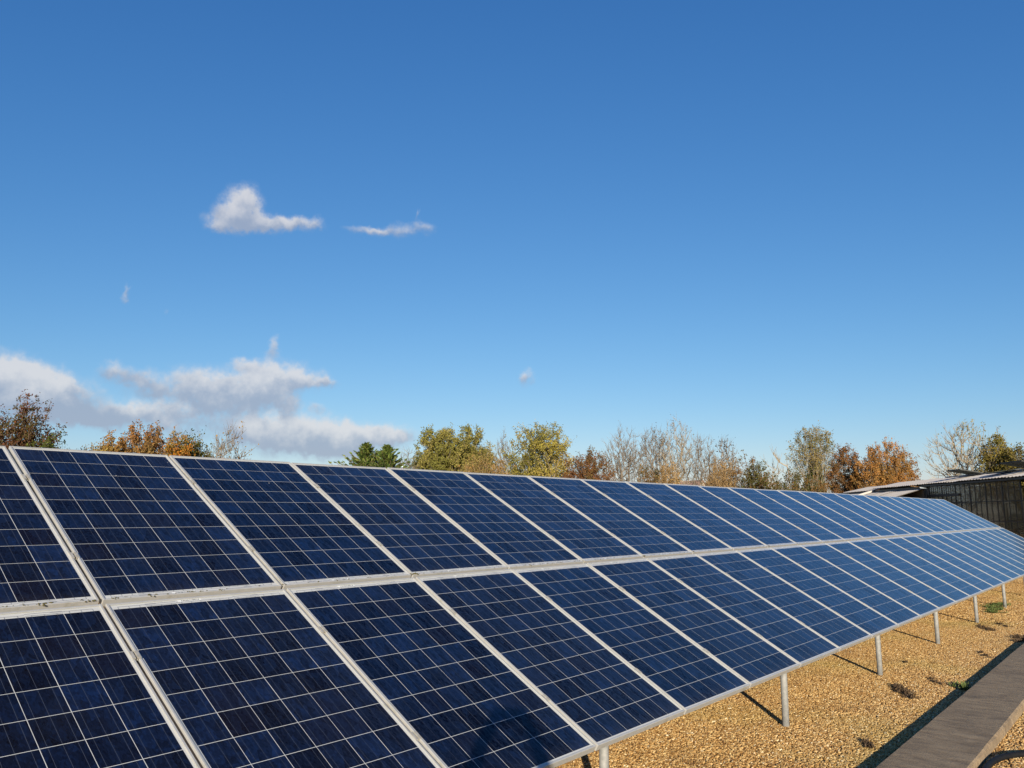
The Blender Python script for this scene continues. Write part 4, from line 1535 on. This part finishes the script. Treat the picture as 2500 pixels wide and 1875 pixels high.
# ------------------------------------------------------------------ the photographer, whose shadow falls on the panels
def person():
    fw = Vector((math.cos(R(39.64)), math.sin(R(39.64)), 0))
    rt = Vector((fw.y, -fw.x, 0))
    base = Vector((CAM.x, CAM.y, 0)) - fw * 0.40
    root = empty('person', base)
    tag(root, 'person in a dark jacket raising a phone with both hands', 'person')
    cloth = simple('dark_jacket', (0.02, 0.022, 0.03), (0.035, 0.036, 0.045), 20, 0.9)
    jeans = simple('trousers', (0.03, 0.035, 0.06), (0.05, 0.055, 0.08), 20, 0.9)
    skin = simple('skin', (0.50, 0.32, 0.24), (0.42, 0.26, 0.19), 12, 0.55)
    hair = simple('hair', (0.03, 0.02, 0.014), (0.05, 0.034, 0.02), 30, 0.7)
    lens = Vector((0, 0, CAM.z)) + fw * 0.40

    def P_(f, r, z):
        return fw * f + rt * r + Vector((0, 0, z))
    verts, edges, rad, mats = [], [], [], []

    def v(p, r):
        verts.append(tuple(p)); rad.append(r); return len(verts) - 1
    pel = v(P_(0, 0, 0.80), 0.13)
    wai = v(P_(0, 0, 0.95), 0.12)
    che = v(P_(0.01, 0, 1.13), 0.135)
    nec = v(P_(0.02, 0, 1.27), 0.06)
    hb = v(P_(0.03, 0, 1.35), 0.072)
    hm = v(P_(0.035, 0, 1.43), 0.085)
    ht = v(P_(0.03, 0, 1.49), 0.06)
    edges += [(pel, wai), (wai, che), (che, nec), (nec, hb), (hb, hm), (hm, ht)]
    for s in (-1, 1):
        sh = v(P_(0.0, s * 0.17, 1.20), 0.075)
        el = v(P_(0.14, s * 0.235, 1.46), 0.060)
        wr = v(P_(0.325, s * 0.130, 1.765), 0.042)
        pa = v(P_(0.350, s * 0.092, 1.828), 0.036)
        edges += [(che, sh), (sh, el), (el, wr), (wr, pa)]
        # fingers folded round the edge of the phone, thumb under it
        for q, (dz, L) in enumerate(((0.045, 0.05), (0.024, 0.055), (0.003, 0.052), (-0.018, 0.042))):
            a = v(P_(0.375, s * 0.088, 1.840 + dz), 0.0095)
            b_ = v(P_(0.386, s * 0.078, 1.848 + dz), 0.0085)
            c_ = v(P_(0.384, s * (0.078 - L * 0.35), 1.852 + dz), 0.0075)
            edges += [(pa, a), (a, b_), (b_, c_)]
        a = v(P_(0.352, s * 0.070, 1.810), 0.011)
        b_ = v(P_(0.362, s * 0.052, 1.820), 0.0095)
        c_ = v(P_(0.368, s * 0.040, 1.835), 0.0085)
        edges += [(pa, a), (a, b_), (b_, c_)]
        hp = v(P_(0, s * 0.09, 0.74), 0.095)
        kn = v(P_(0.03, s * 0.11, 0.43), 0.062)
        an = v(P_(-0.02, s * 0.12, 0.085), 0.042)
        toe = v(P_(0.13, s * 0.13, 0.035), 0.035)
        edges += [(pel, hp), (hp, kn), (kn, an), (an, toe)]
    me = bpy.data.meshes.new('body')
    me.from_pydata(verts, edges, [])
    o = obj('body', me, cloth, root)
    me.materials.append(skin)
    me.materials.append(jeans)
    md = o.modifiers.new('skin', 'SKIN')
    md.use_smooth_shade = True
    for i, sv in enumerate(me.skin_vertices[0].data):
        sv.radius = (rad[i], rad[i] * 0.9)
        sv.use_root = (i == pel)
    sd = o.modifiers.new('sub', 'SUBSURF')
    sd.levels = sd.render_levels = 1
    bpy.context.view_layer.update()
    baked = bpy.data.meshes.new_from_object(o.evaluated_get(bpy.context.evaluated_depsgraph_get()))
    o.modifiers.clear()
    o.data = baked
    baked.materials.clear()
    for m_ in (cloth, skin, jeans):
        baked.materials.append(m_)
    for p_ in baked.polygons:
        c_ = p_.center
        near_axis = (c_ - (fw * 0.03 + Vector((0, 0, c_.z)))).length < 0.13
        p_.material_index = 1 if (c_.z > 1.80 or (c_.z > 1.275 and near_axis)) else 2 if c_.z < 0.80 else 0
        p_.use_smooth = True
    # hair cap and face pieces
    bm = bmesh.new()
    bmesh.ops.create_uvsphere(bm, u_segments=20, v_segments=12, radius=0.098)
    for q in list(bm.verts):
        if q.co.z < -0.02 and q.co.dot(fw) > -0.02:
            bm.verts.remove(q)
    me = bpy.data.meshes.new('hair')
    bm.to_mesh(me)
    bm.free()
    for p_ in me.polygons:
        p_.use_smooth = True
    obj('hair', me, hair, root, P_(0.022, 0, 1.445))
    b = MB()
    b.tube([P_(0.10, 0, 1.425), P_(0.128, 0, 1.395), P_(0.112, 0, 1.388)], [0.008, 0.014, 0.012], 8)
    obj('nose', b.mesh('nose', None, True), skin, root)
    # the phone itself, lens just behind the viewpoint
    b = MB()
    b.box(-0.078, 0.078, -0.0045, 0.0045, -0.037, 0.037)
    me = b.mesh('phone_case', [simple('phone_black', (0.012, 0.012, 0.014), (0.02, 0.02, 0.022), 20, 0.25)])
    ph = obj('phone', me)
    ph.location = CAM - fw * 0.016 + Vector((0, 0, -0.004))
    ph.rotation_euler = (R(9.2), 0, R(39.64 - 90))
    tag(ph, 'black phone held up in both hands', 'phone')


person()
